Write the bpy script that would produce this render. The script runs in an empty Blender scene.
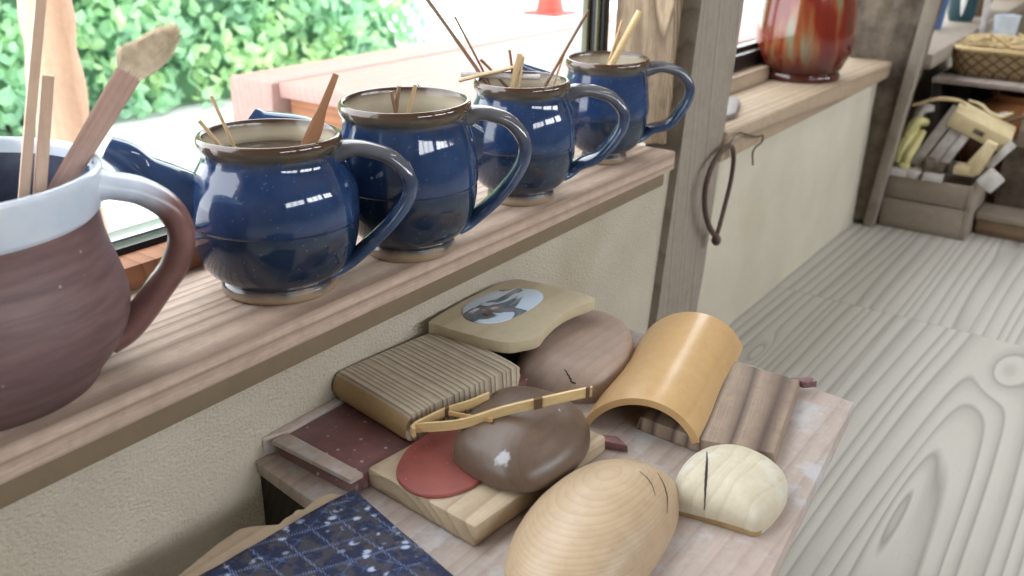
import bpy, bmesh, math, random
from mathutils import Vector, Matrix, noise
random.seed(7)
S = bpy.context.scene
COL = S.collection
PI = math.pi
R = math.radians

# ---------------------------------------------------------------- nodes
class NT:
    def __init__(s, name):
        m = bpy.data.materials.new(name); m.use_nodes = True
        s.m = m; s.t = m.node_tree; s.n = s.t.nodes; s.l = s.t.links
        s.n.clear()
        s.out = s.n.new('ShaderNodeOutputMaterial')
        s.b = s.n.new('ShaderNodeBsdfPrincipled')
        s.l.new(s.b.outputs[0], s.out.inputs[0])
        s.tc = s.n.new('ShaderNodeTexCoord')
    def link(s, v, sock):
        if hasattr(v, 'is_output'): s.l.new(v, sock)
        elif v is not None:
            if isinstance(v, (tuple, list)) and len(v) == 3 and sock.type == 'RGBA': v = (*v, 1)
            sock.default_value = v
    def math(s, op, a, b=None, c=None, clamp=False):
        n = s.n.new('ShaderNodeMath'); n.operation = op; n.use_clamp = clamp
        s.link(a, n.inputs[0])
        if b is not None: s.link(b, n.inputs[1])
        if c is not None: s.link(c, n.inputs[2])
        return n.outputs[0]
    def mapping(s, v, loc=(0,0,0), rot=(0,0,0), sc=(1,1,1)):
        n = s.n.new('ShaderNodeMapping'); s.link(v, n.inputs[0])
        n.inputs[1].default_value = loc; n.inputs[2].default_value = rot; n.inputs[3].default_value = sc
        return n.outputs[0]
    def noise(s, v, scale, detail=3, rough=.5, col=False, dist=0):
        n = s.n.new('ShaderNodeTexNoise'); s.link(v, n.inputs['Vector'])
        n.inputs['Scale'].default_value = scale; n.inputs['Detail'].default_value = detail
        n.inputs['Roughness'].default_value = rough; n.inputs['Distortion'].default_value = dist
        return n.outputs[1 if col else 0]
    def voro(s, v, scale, feat='F1', rnd=1):
        n = s.n.new('ShaderNodeTexVoronoi'); n.feature = feat; s.link(v, n.inputs['Vector'])
        n.inputs['Scale'].default_value = scale; n.inputs['Randomness'].default_value = rnd
        return n.outputs[0]
    def ramp(s, v, stops, interp='LINEAR'):
        n = s.n.new('ShaderNodeValToRGB'); s.link(v, n.inputs[0]); r = n.color_ramp; r.interpolation = interp
        while len(r.elements) < len(stops): r.elements.new(.5)
        for e, (p, c) in zip(r.elements, stops):
            e.position = p
            if not isinstance(c, (tuple, list)): c = (c, c, c)
            e.color = (*c, 1) if len(c) == 3 else c
        return n.outputs[0]
    def mix(s, f, a, b, mode='MIX'):
        n = s.n.new('ShaderNodeMix'); n.data_type = 'RGBA'; n.blend_type = mode; n.clamp_factor = True
        s.link(f, n.inputs[0]); s.link(a, n.inputs[6]); s.link(b, n.inputs[7])
        return n.outputs[2]
    def sep(s, v):
        n = s.n.new('ShaderNodeSeparateXYZ'); s.link(v, n.inputs[0]); return n.outputs
    def comb(s, x, y, z):
        n = s.n.new('ShaderNodeCombineXYZ'); s.link(x, n.inputs[0]); s.link(y, n.inputs[1]); s.link(z, n.inputs[2]); return n.outputs[0]
    def vmath(s, op, a, b):
        n = s.n.new('ShaderNodeVectorMath'); n.operation = op; s.link(a, n.inputs[0]); s.link(b, n.inputs[1]); return n.outputs[0]
    def bump(s, h, strength=.3, dist=.001):
        n = s.n.new('ShaderNodeBump'); n.inputs['Strength'].default_value = strength
        n.inputs['Distance'].default_value = dist; s.link(h, n.inputs['Height'])
        s.l.new(n.outputs[0], s.b.inputs['Normal'])
    def done(s, col, rough=.6, **kw):
        s.link(col, s.b.inputs['Base Color']); s.link(rough, s.b.inputs['Roughness'])
        for k, v in kw.items(): s.link(v, s.b.inputs[k.replace('_', ' ')])
        return s.m

def sr(r, g, b):   # sRGB 0-255 to linear
    f = lambda c: (c/12.92 if c <= .04045 else ((c+.055)/1.055)**2.4)
    return tuple(f(x/255) for x in (r, g, b))

def wood(name, light, dark, rings=120, xs=.1, c=(0, -.05, -.03), warp=.02, wscale=6, rough=.65, axis='X', rot=0,
         sharp=.75, bump=.35, knots=(), attr=False, stain=None, dust=None, fine=.25, lines=1.0, blot=.16, irr=.012):
    """wood grain: ring distance from a pith line running along an axis, warped; object coordinates in metres"""
    N = NT(name)
    v = N.tc.outputs['Object']
    if attr:
        a = N.n.new('ShaderNodeAttribute'); a.attribute_name = 'board'
        v = N.vmath('ADD', v, a.outputs['Vector'])
    rt = {'X': (0, 0, 0), 'Y': (0, 0, R(-90)), 'Z': (0, R(90), 0)}[axis]
    if rot: rt = (rt[0], rt[1], rt[2]+R(rot))
    v = N.mapping(v, rot=rt)
    x, y, z = N.sep(v)
    st = N.mapping(v, sc=(xs*2.2, 1, 1))
    w1 = N.math('MULTIPLY', N.math('SUBTRACT', N.noise(st, wscale, 2), .5), warp*2)
    w2 = N.math('MULTIPLY', N.math('SUBTRACT', N.noise(N.mapping(st, loc=(3.1, 7.7, 1.3)), wscale, 2), .5), warp*2)
    yy = N.math('ADD', N.math('SUBTRACT', y, c[1]), w1)
    zz = N.math('ADD', N.math('SUBTRACT', z, c[2]), w2)
    xx = N.math('MULTIPLY', N.math('SUBTRACT', x, c[0]), xs)
    s2 = N.math('ADD', N.math('ADD', N.math('MULTIPLY', yy, yy), N.math('MULTIPLY', zz, zz)), N.math('MULTIPLY', xx, xx))
    s = N.math('SQRT', s2)
    for kx, ky, rx, ry, amp in knots:
        dx = N.math('DIVIDE', N.math('SUBTRACT', N.math('ADD', x, N.math('MULTIPLY', w2, 1.6)), kx), rx); dy = N.math('DIVIDE', N.math('SUBTRACT', N.math('ADD', y, w1), ky), ry)
        d = N.math('ADD', N.math('MULTIPLY', dx, dx), N.math('MULTIPLY', dy, dy))
        g = N.math('EXPONENT', N.math('MULTIPLY', d, -1.0))
        s = N.math('ADD', s, N.math('MULTIPLY', g, amp))
    s = N.math('ADD', s, N.math('MULTIPLY', N.math('SUBTRACT', N.noise(N.comb(s, 0.0, 0.0), rings*.22, 2, .6), .5), 3.2/rings))
    fr = N.math('FRACT', N.math('MULTIPLY', s, rings))
    line = N.ramp(fr, [(0, 0), (sharp*.55, .12), (sharp, .55), (min(.95, sharp+.12), 1), (1, 0)])
    line = N.math('MULTIPLY', line, lines)
    fib = N.noise(N.mapping(v, sc=(30, 700, 700)), 1, 3, .6)
    col = N.mix(line, light, dark)
    col = N.mix(N.math('MULTIPLY', N.math('SUBTRACT', fib, .4, clamp=True), fine*3), col, dark)
    big = N.noise(N.mapping(v, sc=(3, 12, 12)), 1.5, 3)
    col = N.mix(N.math('MULTIPLY', N.math('SUBTRACT', big, .45, clamp=True), 1.2), col, stain or tuple(k*.6 for k in light))
    spk = N.math('MULTIPLY', N.ramp(N.voro(N.tc.outputs['Object'], 170), [(.05, 1), (.09, 0)]), N.ramp(N.noise(N.tc.outputs['Object'], 50, 2), [(.5, 0), (.6, .75)]))
    col = N.mix(spk, col, tuple(k*.35 for k in dark))
    bl = N.noise(N.tc.outputs['Object'], 75, 5, .7)
    col = N.mix(N.ramp(bl, [(.40, blot), (.56, 0)]), col, tuple(k*.8 for k in dark))
    if dust:
        col = N.mix(N.ramp(N.noise(N.tc.outputs['Object'], 30, 5, .65), [(.52, 0), (.66, .7)]), col, dust)
    N.bump(N.math('ADD', N.math('MULTIPLY', line, -1), N.math('MULTIPLY', fib, .35)), bump, .0006)
    return N.done(col, rough)

def plain(name, col, rough=.5, var=.15, scale=40, bump=0, col2=None, **kw):
    N = NT(name); o = N.tc.outputs['Object']
    n = N.noise(o, scale, 4, .6)
    c = N.mix(N.ramp(n, [(.3, 0), (.7, 1)]), col, col2 or tuple(k*(1-var) for k in col))
    if bump: N.bump(N.noise(o, scale*3, 4), bump, .001)
    return N.done(c, rough, **kw)

# ---------------------------------------------------------------- object helpers
def tag(o, label=None, cat=None, group=None, kind=None):
    if label: o['label'] = label
    if cat: o['category'] = cat
    if group: o['group'] = group
    if kind: o['kind'] = kind
    return o
def empty(name, loc=(0,0,0), rz=0, label=None, cat=None, group=None):
    o = bpy.data.objects.new(name, None); COL.objects.link(o); o.empty_display_size = .01
    o.location = loc; o.rotation_euler = (0, 0, rz)
    return tag(o, label, cat, group)
def obj(name, bm, mats, parent=None, smooth=True, loc=None, rot=None, angle=35):
    me = bpy.data.meshes.new(name); bmesh.ops.recalc_face_normals(bm, faces=bm.faces[:]) ; bm.to_mesh(me); bm.free()
    if not isinstance(mats, (list, tuple)): mats = [mats]
    for m in mats: me.materials.append(m)
    for p in me.polygons: p.use_smooth = smooth
    if smooth:
        try: me.set_sharp_from_angle(angle=R(angle))
        except Exception: pass
    o = bpy.data.objects.new(name, me); COL.objects.link(o)
    if parent: o.parent = parent
    if loc: o.location = loc
    if rot: o.rotation_euler = rot
    return o
def bevel(bm, w, seg=2):
    if w > 0: bmesh.ops.bevel(bm, geom=bm.edges[:], offset=w, segments=seg, profile=.5, affect='EDGES', clamp_overlap=True)
    return bm
def box(x0, x1, y0, y1, z0, z1, bv=0, seg=2, bm=None):
    b = bmesh.new()
    v = [b.verts.new(p) for p in ((x0,y0,z0),(x1,y0,z0),(x1,y1,z0),(x0,y1,z0),(x0,y0,z1),(x1,y0,z1),(x1,y1,z1),(x0,y1,z1))]
    for f in ((0,3,2,1),(4,5,6,7),(0,1,5,4),(1,2,6,5),(2,3,7,6),(3,0,4,7)): b.faces.new([v[i] for i in f])
    bevel(b, bv, seg)
    return merge(bm, b)
def merge(bm, b):
    if bm is None: return b
    me = bpy.data.meshes.new('tmp'); b.to_mesh(me); b.free(); bm.from_mesh(me); bpy.data.meshes.remove(me)
    return bm
def hexa(bot, top, bv=0, bm=None, seg=2):
    b = bmesh.new(); n = len(bot)
    vb = [b.verts.new(p) for p in bot]; vt = [b.verts.new(p) for p in top]
    b.faces.new(vb[::-1]); b.faces.new(vt)
    for i in range(n): b.faces.new([vb[i], vb[(i+1)%n], vt[(i+1)%n], vt[i]])
    bmesh.ops.recalc_face_normals(b, faces=b.faces[:])
    bevel(b, bv, seg)
    return merge(bm, b)
def prism(pts, z0, z1, bv=0, bm=None, seg=2):
    return hexa([(x, y, z0) for x, y in pts], [(x, y, z1) for x, y in pts], bv, bm, seg)
def smooth_loop(pts, n=48):
    P = [Vector((*p, 0)) if len(p) == 2 else Vector(p) for p in pts]; k = len(P); out = []
    for i in range(n):
        t = i/n*k; j = int(t); u = t-j
        a, b, c, d = P[(j-1)%k], P[j%k], P[(j+1)%k], P[(j+2)%k]
        out.append(.5*((2*b)+(c-a)*u+(2*a-5*b+4*c-d)*u*u+(3*b-a-3*c+d)*u**3))
    return out
def spline(pts, n):
    P = [Vector(p) for p in pts]; P = [2*P[0]-P[1]]+P+[2*P[-1]-P[-2]]; m = len(P)-3; out = []
    for i in range(n+1):
        t = min(i/n*m, m-1e-6); j = int(t); u = t-j
        a, b, c, d = P[j:j+4]
        out.append(.5*((2*b)+(c-a)*u+(2*a-5*b+4*c-d)*u*u+(3*b-a-3*c+d)*u**3))
    return out
def lathe(prof, n=64, mat_of=None, bm=None):
    b = bmesh.new(); rings = []
    for (z, r) in prof:
        if r < 1e-6: rings.append([b.verts.new((0, 0, z))])
        else: rings.append([b.verts.new((r*math.cos(2*PI*i/n), r*math.sin(2*PI*i/n), z)) for i in range(n)])
    for k in range(len(rings)-1):
        A, B = rings[k], rings[k+1]
        for i in range(n):
            j = (i+1) % n
            if len(A) == 1 and len(B) == 1: continue
            if len(A) == 1: f = b.faces.new([A[0], B[j], B[i]])
            elif len(B) == 1: f = b.faces.new([A[i], A[j], B[0]])
            else: f = b.faces.new([A[i], A[j], B[j], B[i]])
            if mat_of: f.material_index = mat_of(k)
    return merge(bm, b)
def tube(path, rad, n=10, flat=1.0, up=Vector((0,0,1)), bm=None, cap=True, hollow=0):
    """sweep an ellipse; rad is a number or list of (rw, rh) half sizes, rw across (side), rh along up"""
    b = bmesh.new(); P = [Vector(p) for p in path]; rings = []
    prev = None
    for i, p in enumerate(P):
        t = (P[min(i+1, len(P)-1)]-P[max(i-1, 0)]).normalized()
        if prev is None:
            side = t.cross(up)
            if side.length < 1e-3: side = t.cross(Vector((1, 0, 0)))
            side.normalize()
        else:
            side = (prev-t*prev.dot(t)).normalized()
        prev = side; nn = side.cross(t).normalized()
        rr = rad[i] if isinstance(rad, list) else rad
        rw, rh = rr if isinstance(rr, (tuple, list)) else (rr, rr*flat)
        rings.append([b.verts.new(p+side*rw*math.cos(2*PI*k/n)+nn*rh*math.sin(2*PI*k/n)) for k in range(n)])
    for A, B in zip(rings, rings[1:]):
        for k in range(n): b.faces.new([A[k], A[(k+1)%n], B[(k+1)%n], B[k]])
    if cap:
        b.faces.new(rings[0][::-1])
        if not hollow: b.faces.new(rings[-1])
        else:   # open mouth: lip, then an inner wall going back
            last = rings[-1]; c = sum((v.co for v in last), Vector())/n; t = (P[-1]-P[-2]).normalized()
            prevr = last
            for sc, dp in ((.97, -.0006), (.80, -.0002), (.72, .003), (.70, .02)):
                ring = [b.verts.new(c+(v.co-c)*sc-t*dp) for v in last]
                for k in range(n): b.faces.new([prevr[k], prevr[(k+1)%n], ring[(k+1)%n], ring[k]])
                prevr = ring
            b.faces.new(prevr)
    return merge(bm, b)
def dome(outline, h, prof=2.0, n=64, rings=14, base=0.0, side=.0, flat=None, wob=0.0, seed=0, shift=(0,0)):
    """solid with a closed footprint, rounded over to a top; side = height of the upright edge"""
    L = smooth_loop(outline, n); c = sum(L, Vector())/n
    b = bmesh.new(); prev = [b.verts.new((p.x, p.y, base)) for p in L]
    b.faces.new(prev[::-1])
    def addring(sc, z):
        nonlocal prev
        cc = c+Vector((shift[0], shift[1], 0))*(1-sc)
        new = []
        for p in L:
            q = cc+(p-c)*sc
            zz = z+wob*noise.noise(Vector((q.x*28+seed, q.y*28, z*10)))
            if flat: zz = min(zz, flat[0]+flat[1]*(q.x-c.x)+flat[2]*(q.y-c.y))
            new.append(b.verts.new((q.x, q.y, base+zz)))
        for k in range(n): b.faces.new([prev[k], prev[(k+1)%n], new[(k+1)%n], new[k]])
        prev = new
    if side: addring(1.0, side)
    for i in range(1, rings):
        a = i/rings*PI/2; sc = math.cos(a)**(2/prof); z = side+(h-side)*math.sin(a)**(2/prof)
        addring(max(sc, .03), z)
    b.faces.new(prev)
    return b
def chain(parent_rot, *a): pass

# ---------------------------------------------------------------- palette
M = {}
M['sill'] = wood('weathered_sill_wood', sr(196,174,158), sr(120,100,88), rings=105, xs=.035, c=(0,.43,.26), warp=.030, wscale=4, sharp=.6, bump=.4, lines=.75, rough=.72, stain=sr(158,128,108), fine=.35)
M['sill2'] = wood('worn_sill_wood', sr(172,152,128), sr(112,96,82), rings=90, xs=.04, c=(0,.36,.25), warp=.01, wscale=3, rough=.7, stain=sr(150,132,112), lines=.7)
M['post'] = wood('old_post_wood', sr(150,140,128), sr(100,92,84), rings=120, xs=.04, c=(0,.5,.02), warp=.012, wscale=5, rough=.75, axis='Z', stain=sr(120,110,102), lines=.6, bump=.4)
M['rough'] = wood('rough_hewn_wood', sr(170,150,124), sr(96,78,62), rings=90, xs=.06, c=(0,.6,.1), warp=.05, wscale=9, rough=.85, axis='Z', stain=sr(120,100,80), bump=1, fine=.6)
M['log'] = plain('rough_dark_log', sr(120,108,94), .9, scale=26, bump=1, col2=sr(66,58,52))
M['floor'] = wood('grey_floorboards', sr(192,190,182), sr(138,134,129), rings=60, xs=.075, c=(.60,.115,-.015), warp=.020, wscale=5, blot=0, rough=.5, sharp=.72, bump=.5, attr=True,
                  knots=((1.33,.100,.085,.030,.034),(.93,.135,.13,.012,-.02),(1.19,.40,.06,.012,.03)), stain=sr(176,173,166), fine=.10, lines=.85)
M['bench'] = wood('pale_dusty_board', sr(176,164,156), sr(140,124,116), rings=80, xs=.05, c=(0,.0,.1), warp=.01, wscale=4, rough=.55, stain=sr(186,158,148), dust=sr(182,184,190), lines=.5)
M['darkwood_shade'] = wood('dark_wood_and_shade', sr(48,38,32), sr(30,24,20), rings=100, c=(0,0,0), rough=.8)  # dark wood; at the bench end this near-black stands in for shadow
M['ridge'] = wood('ridged_cedar', sr(196,186,166), sr(118,102,86), rings=190, xs=.02, c=(0,.3,.0), warp=.005, wscale=5, rough=.75, sharp=.7, bump=1, axis='Y', rot=10, stain=sr(172,158,140), lines=1.0)
M['honey'] = wood('honey_wood_edge', sr(168,142,102), sr(120,94,62), rings=60, xs=.02, c=(0,.3,.0), warp=.004, rough=.5, axis='Y', rot=10, lines=.5)
M['cream'] = wood('smooth_cream_wood', sr(190,180,154), sr(168,154,126), rings=60, xs=.08, c=(0,.1,.2), warp=.02, rough=.5, stain=sr(180,168,140), lines=.5, bump=.15)
M['pinkish'] = wood('pinkish_brown_wood', sr(164,144,132), sr(140,118,106), rings=120, xs=.05, c=(0,.3,.2), warp=.01, rough=.5, stain=sr(150,128,116), lines=.35, bump=.15)
M['block'] = wood('soft_pine_block', sr(186,170,146), sr(140,118,96), rings=110, xs=.05, c=(0,.03,-.03), warp=.01, rough=.6, stain=sr(176,156,126), lines=.7)
def brownwood():
    m = wood('polished_brown_wood', sr(100,82,70), sr(74,58,48), rings=150, xs=.05, c=(0,-.2,.15), warp=.01, wscale=10, rough=.38, stain=sr(96,78,66), lines=.3, bump=.1)
    t = m.node_tree; b = [n for n in t.nodes if n.type == 'BSDF_PRINCIPLED'][0]; src = b.inputs['Base Color'].links[0].from_socket
    N = NT.__new__(NT); N.m = m; N.t = t; N.n = t.nodes; N.l = t.links; N.b = b
    tc = N.n.new('ShaderNodeTexCoord').outputs['Object']
    col = src
    for (x, y, z, rad, c) in ((-.042,-.018,.018,.0055,sr(176,176,184)), (.004,-.030,.020,.0028,sr(180,178,180)), (.012,.030,.026,.0042,sr(30,22,18)), (.020,-.020,.024,.0022,sr(170,166,168))):
        d = N.n.new('ShaderNodeVectorMath'); d.operation = 'DISTANCE'; N.link(tc, d.inputs[0]); d.inputs[1].default_value = (x, y, z)
        dd = N.math('ADD', d.outputs['Value'], N.math('MULTIPLY', N.math('SUBTRACT', N.noise(tc, 260, 2), .5), .006))
        col = N.mix(N.ramp(N.math('DIVIDE', dd, rad*2), [(.35, .85), (.55, 0)]), col, c)
    N.link(col, b.inputs['Base Color']); return m
M['brown'] = brownwood()
M['dome'] = wood('blond_turned_wood', sr(180,158,130), sr(144,118,92), rings=420, xs=.5, c=(.055,.012,.12), warp=.007, wscale=9, rough=.42, stain=sr(170,146,118), lines=.38, bump=.03, fine=.06, sharp=.85)
M['dome2'] = wood('chalky_pale_wood', sr(200,192,172), sr(172,158,134), rings=90, xs=.3, c=(.03,.06,.02), warp=.014, wscale=14, rough=.6, stain=sr(196,186,164), lines=.5, bump=.15, dust=sr(204,204,196))
M['darkgrain'] = wood('dark_streaked_wood', sr(156,138,120), sr(74,58,52), rings=70, xs=.06, c=(0,.10,.0), warp=.03, wscale=9, rough=.6, stain=sr(104,88,84), lines=.95, rot=-14, sharp=.6)
M['bamboo'] = wood('varnished_bamboo', sr(194,160,114), sr(172,136,92), rings=60, xs=.02, c=(0,0,.3), warp=.004, rough=.3, stain=sr(184,148,102), lines=.3, bump=.05, fine=.12)
M['strip'] = wood('split_bamboo_strip', sr(212,186,138), sr(176,146,98), rings=300, xs=.02, c=(0,.1,.3), warp=.003, rough=.5, stain=sr(190,164,116), lines=.35, bump=.1)
M['stick'] = wood('bamboo_stick', sr(196,170,130), sr(150,120,86), rings=500, xs=.02, c=(0,.1,.3), warp=.003, rough=.55, axis='Z', stain=sr(168,138,102), lines=.4)
M['stickdark'] = wood('brown_stick', sr(130,100,76), sr(88,64,48), rings=500, xs=.02, c=(0,.1,.3), warp=.003, rough=.55, axis='Z', lines=.4)
M['bindcord'] = plain('dark_binding', sr(96,72,48), .8)
M['plank'] = wood('pale_cracked_plank_wood', sr(190,172,150), sr(146,124,102), rings=70, xs=.1, c=(.1,.2,.1), warp=.02, rough=.65, stain=sr(172,152,130), lines=.5)
M['boxbrown'] = wood('brown_box_wood', sr(140,116,92), sr(100,80,62), rings=60, axis='Y', lines=.6)
M['pale'] = wood('pale_pink_stick_wood', sr(206,176,152), sr(176,142,120), rings=500, xs=.02, c=(0,.1,.3), warp=.003, rough=.55, axis='Z', lines=.3)
M['crate'] = wood('grey_crate_wood', sr(156,144,132), sr(110,98,88), rings=70, xs=.08, c=(0,-.1,.1), warp=.02, rough=.75, axis='Y', stain=sr(120,106,94), lines=.7)
M['greywood'] = plain('grey_whitewashed_wood', sr(196,192,190), .7, scale=60, col2=sr(166,160,158))
M['offcut'] = plain('cream_offcut_wood', sr(208,194,158), .6, scale=50, col2=sr(188,170,130))
M['black'] = plain('black_sash_metal', (.006,.006,.008), .35)
M['alu'] = plain('grey_sash_metal', (.45,.46,.48), .35, Metallic=.8)
M['olive'] = plain('bronze_sash_metal', sr(112,112,84), .4)
M['ceil'] = plain('ceiling_boards', sr(120,100,80), .8)
M['wallin'] = plain('room_plaster', sr(150,140,120), .9)

def plaster(name, c1, c2, stain=None, b=.8, sc=1.0):
    N = NT(name); o = N.tc.outputs['Object']
    n1 = N.noise(o, 5*sc, 4, .6); n2 = N.noise(o, 420*sc, 3, .6); n3 = N.voro(N.mapping(o, sc=(1,1,1.5)), 330*sc)
    col = N.mix(N.ramp(n1, [(.35, 0), (.7, 1)]), c1, c2)
    col = N.mix(N.ramp(n3, [(.0, .35), (.25, 0)]), col, tuple(k*.5 for k in c2))
    if stain: col = N.mix(N.ramp(N.noise(N.mapping(o, loc=(4,2,9)), 3.2*sc, 3), [(.62, 0), (.75, .6)]), col, stain)
    N.bump(N.math('ADD', n2, N.math('MULTIPLY', n3, .7)), b, .0012)
    return N.done(col, .92)
M['wall'] = plaster('sandy_earth_plaster', sr(188,180,164), sr(168,159,143), sr(154,140,112), 1)
M['wall2'] = plaster('pale_earth_plaster', sr(192,186,170), sr(176,170,154), sr(176,164,126), .3)
M['band'] = plain('brown_earth_band', sr(126,110,88), .9, scale=30, bump=.5)

def glaze():
    N = NT('cobalt_blue_glaze'); o = N.tc.outputs['Object']; g = N.sep(o); z = g[2]
    n = N.noise(o, 26, 5, .6); n2 = N.noise(N.mapping(o, sc=(1, 1, .35)), 60, 4, .6)
    blue = N.mix(N.ramp(n, [(.3, 0), (.72, 1)]), sr(26,44,80), sr(46,70,110))
    edge = N.math('ADD', z, N.math('MULTIPLY', N.math('SUBTRACT', N.noise(N.mapping(o, sc=(1,1,0)), 14, 2), .5), .02))
    lowf = N.ramp(edge, [(.0535, 1), (.0555, 0)])
    blue = N.mix(N.math('MULTIPLY', lowf, .72), blue, sr(22,36,48))
    blue = N.mix(N.ramp(N.voro(o, 190), [(.05, .5), (.16, 0)]), blue, sr(96,124,164))
    zz = N.math('ADD', z, N.math('MULTIPLY', N.math('SUBTRACT', n2, .5), .007))
    olive = N.ramp(zz, [(.1005, 0), (.1045, .75)])
    col = N.mix(olive, blue, sr(92,84,54))
    brown = N.ramp(zz, [(.1085, 0), (.1105, 1)])
    col = N.mix(brown, col, sr(74,50,38))
    foot = N.ramp(N.math('ADD', z, N.math('MULTIPLY', N.math('SUBTRACT', N.noise(o, 45, 2), .5), .012)), [(.0065, 1), (.0085, 0)])
    col = N.mix(foot, col, sr(146,126,102))
    rough = N.mix(foot, (.07,)*3, (.7,)*3)
    N.bump(N.math('ADD', N.math('MULTIPLY', lowf, 1.0), N.math('MULTIPLY', N.noise(o, 45, 2), .8)), .35, .0012)
    return N.done(col, rough, Coat_Weight=.3, Coat_Roughness=.04)
M['glaze'] = glaze()
def hglaze():
    N = NT('brown_edged_blue_glaze'); o = N.tc.outputs['Object']
    n = N.noise(o, 40, 4, .6)
    z = N.sep(o)[2]
    f = N.ramp(N.math('ADD', z, N.math('MULTIPLY', N.math('SUBTRACT', n, .5), .05)), [(.06, 0), (.108, .8)])
    col = N.mix(N.ramp(n, [(.3, 0), (.7, 1)]), sr(34,54,90), sr(66,88,122))
    col = N.mix(f, col, sr(96,94,92))
    return N.done(col, .08, Coat_Weight=.3)
M['hglaze'] = hglaze()
M['water'] = plain('dark_clay_water', sr(58,42,34), .08)
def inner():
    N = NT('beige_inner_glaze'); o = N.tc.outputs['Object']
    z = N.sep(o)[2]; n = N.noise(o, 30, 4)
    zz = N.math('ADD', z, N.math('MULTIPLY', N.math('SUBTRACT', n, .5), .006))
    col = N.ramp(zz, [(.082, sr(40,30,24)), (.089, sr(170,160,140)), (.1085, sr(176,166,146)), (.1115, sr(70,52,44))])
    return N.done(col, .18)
M['inner'] = inner()
def mugmat():
    N = NT('red_brown_stoneware'); o = N.tc.outputs['Object']; z = N.sep(o)[2]
    n = N.noise(N.mapping(o, sc=(1,1,9)), 18, 4, .6)
    col = N.mix(N.ramp(n, [(.3, 0), (.7, 1)]), sr(122,96,96), sr(92,70,72))
    col = N.mix(N.ramp(N.voro(o, 70), [(.035, .9), (.07, 0)]), col, sr(190,160,160))
    col = N.mix(N.ramp(z, [(.0, 1), (.012, 0)]), col, sr(72,52,50))
    N.bump(N.noise(N.mapping(o, sc=(1,1,30)), 12, 3), .5, .0006)
    return N.done(col, .5)
M['mug'] = mugmat()
M['collar'] = plain('bluish_white_glaze', sr(186,202,220), .15, scale=30, col2=sr(206,212,222), bump=.02)
M['mugin'] = plain('dark_blue_inner_glaze', sr(78,84,104), .2, scale=40, col2=sr(52,56,74))
def mughandle():
    N = NT('white_to_brown_glaze'); o = N.tc.outputs['Object']; g = N.sep(o)
    n = N.noise(o, 35, 4, .6)
    s = N.math('ADD', N.math('SUBTRACT', g[2], g[0]), N.math('MULTIPLY', N.math('SUBTRACT', n, .5), .03))
    f = N.ramp(N.math('ADD', s, .5), [(.485, 0), (.515, 1)])
    col = N.mix(f, N.mix(N.ramp(n, [(.3,0),(.7,1)]), sr(128,92,86), sr(98,68,66)), sr(190,200,216))
    return N.done(col, .28)
M['mughandle'] = mughandle()
def redglaze():
    N = NT('iron_red_glaze'); o = N.tc.outputs['Object']
    st = N.mapping(o, sc=(1, 1, .16))
    n = N.noise(st, 30, 3, .5)
    col = N.ramp(n, [(.3, sr(84,24,18)), (.52, sr(112,36,26)), (.58, sr(132,76,44)), (.65, sr(120,116,92))])
    z = N.sep(o)[2]
    col = N.mix(N.ramp(z, [(.015, 1), (.06, 0)]), col, sr(66,28,22))
    return N.done(col, .12, Coat_Weight=.3)
M['red'] = redglaze()
def lacquer():
    N = NT('worn_plum_lacquer'); o = N.tc.outputs['Object']
    n = N.noise(o, 35, 5, .6)
    col = N.mix(N.ramp(n, [(.35, 0), (.7, 1)]), sr(126,88,88), sr(100,72,76))
    col = N.mix(N.ramp(N.voro(o, 95), [(.09, .85), (.17, 0)]), col, sr(190,176,172))
    col = N.mix(N.ramp(N.noise(o, 160, 2), [(.66, 0), (.7, .7)]), col, sr(150,120,116))
    return N.done(col, .45)
M['lacquer'] = lacquer()
def redleather():
    N = NT('dusty_red_leather'); o = N.tc.outputs['Object']
    n = N.noise(o, 25, 5, .6)
    col = N.mix(N.ramp(n, [(.35, 0), (.7, 1)]), sr(144,74,66), sr(120,58,54))
    col = N.mix(N.ramp(N.voro(o, 130), [(.05, .6), (.12, 0)]), col, sr(180,120,112))
    return N.done(col, .5)
M['redleather'] = redleather()
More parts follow.
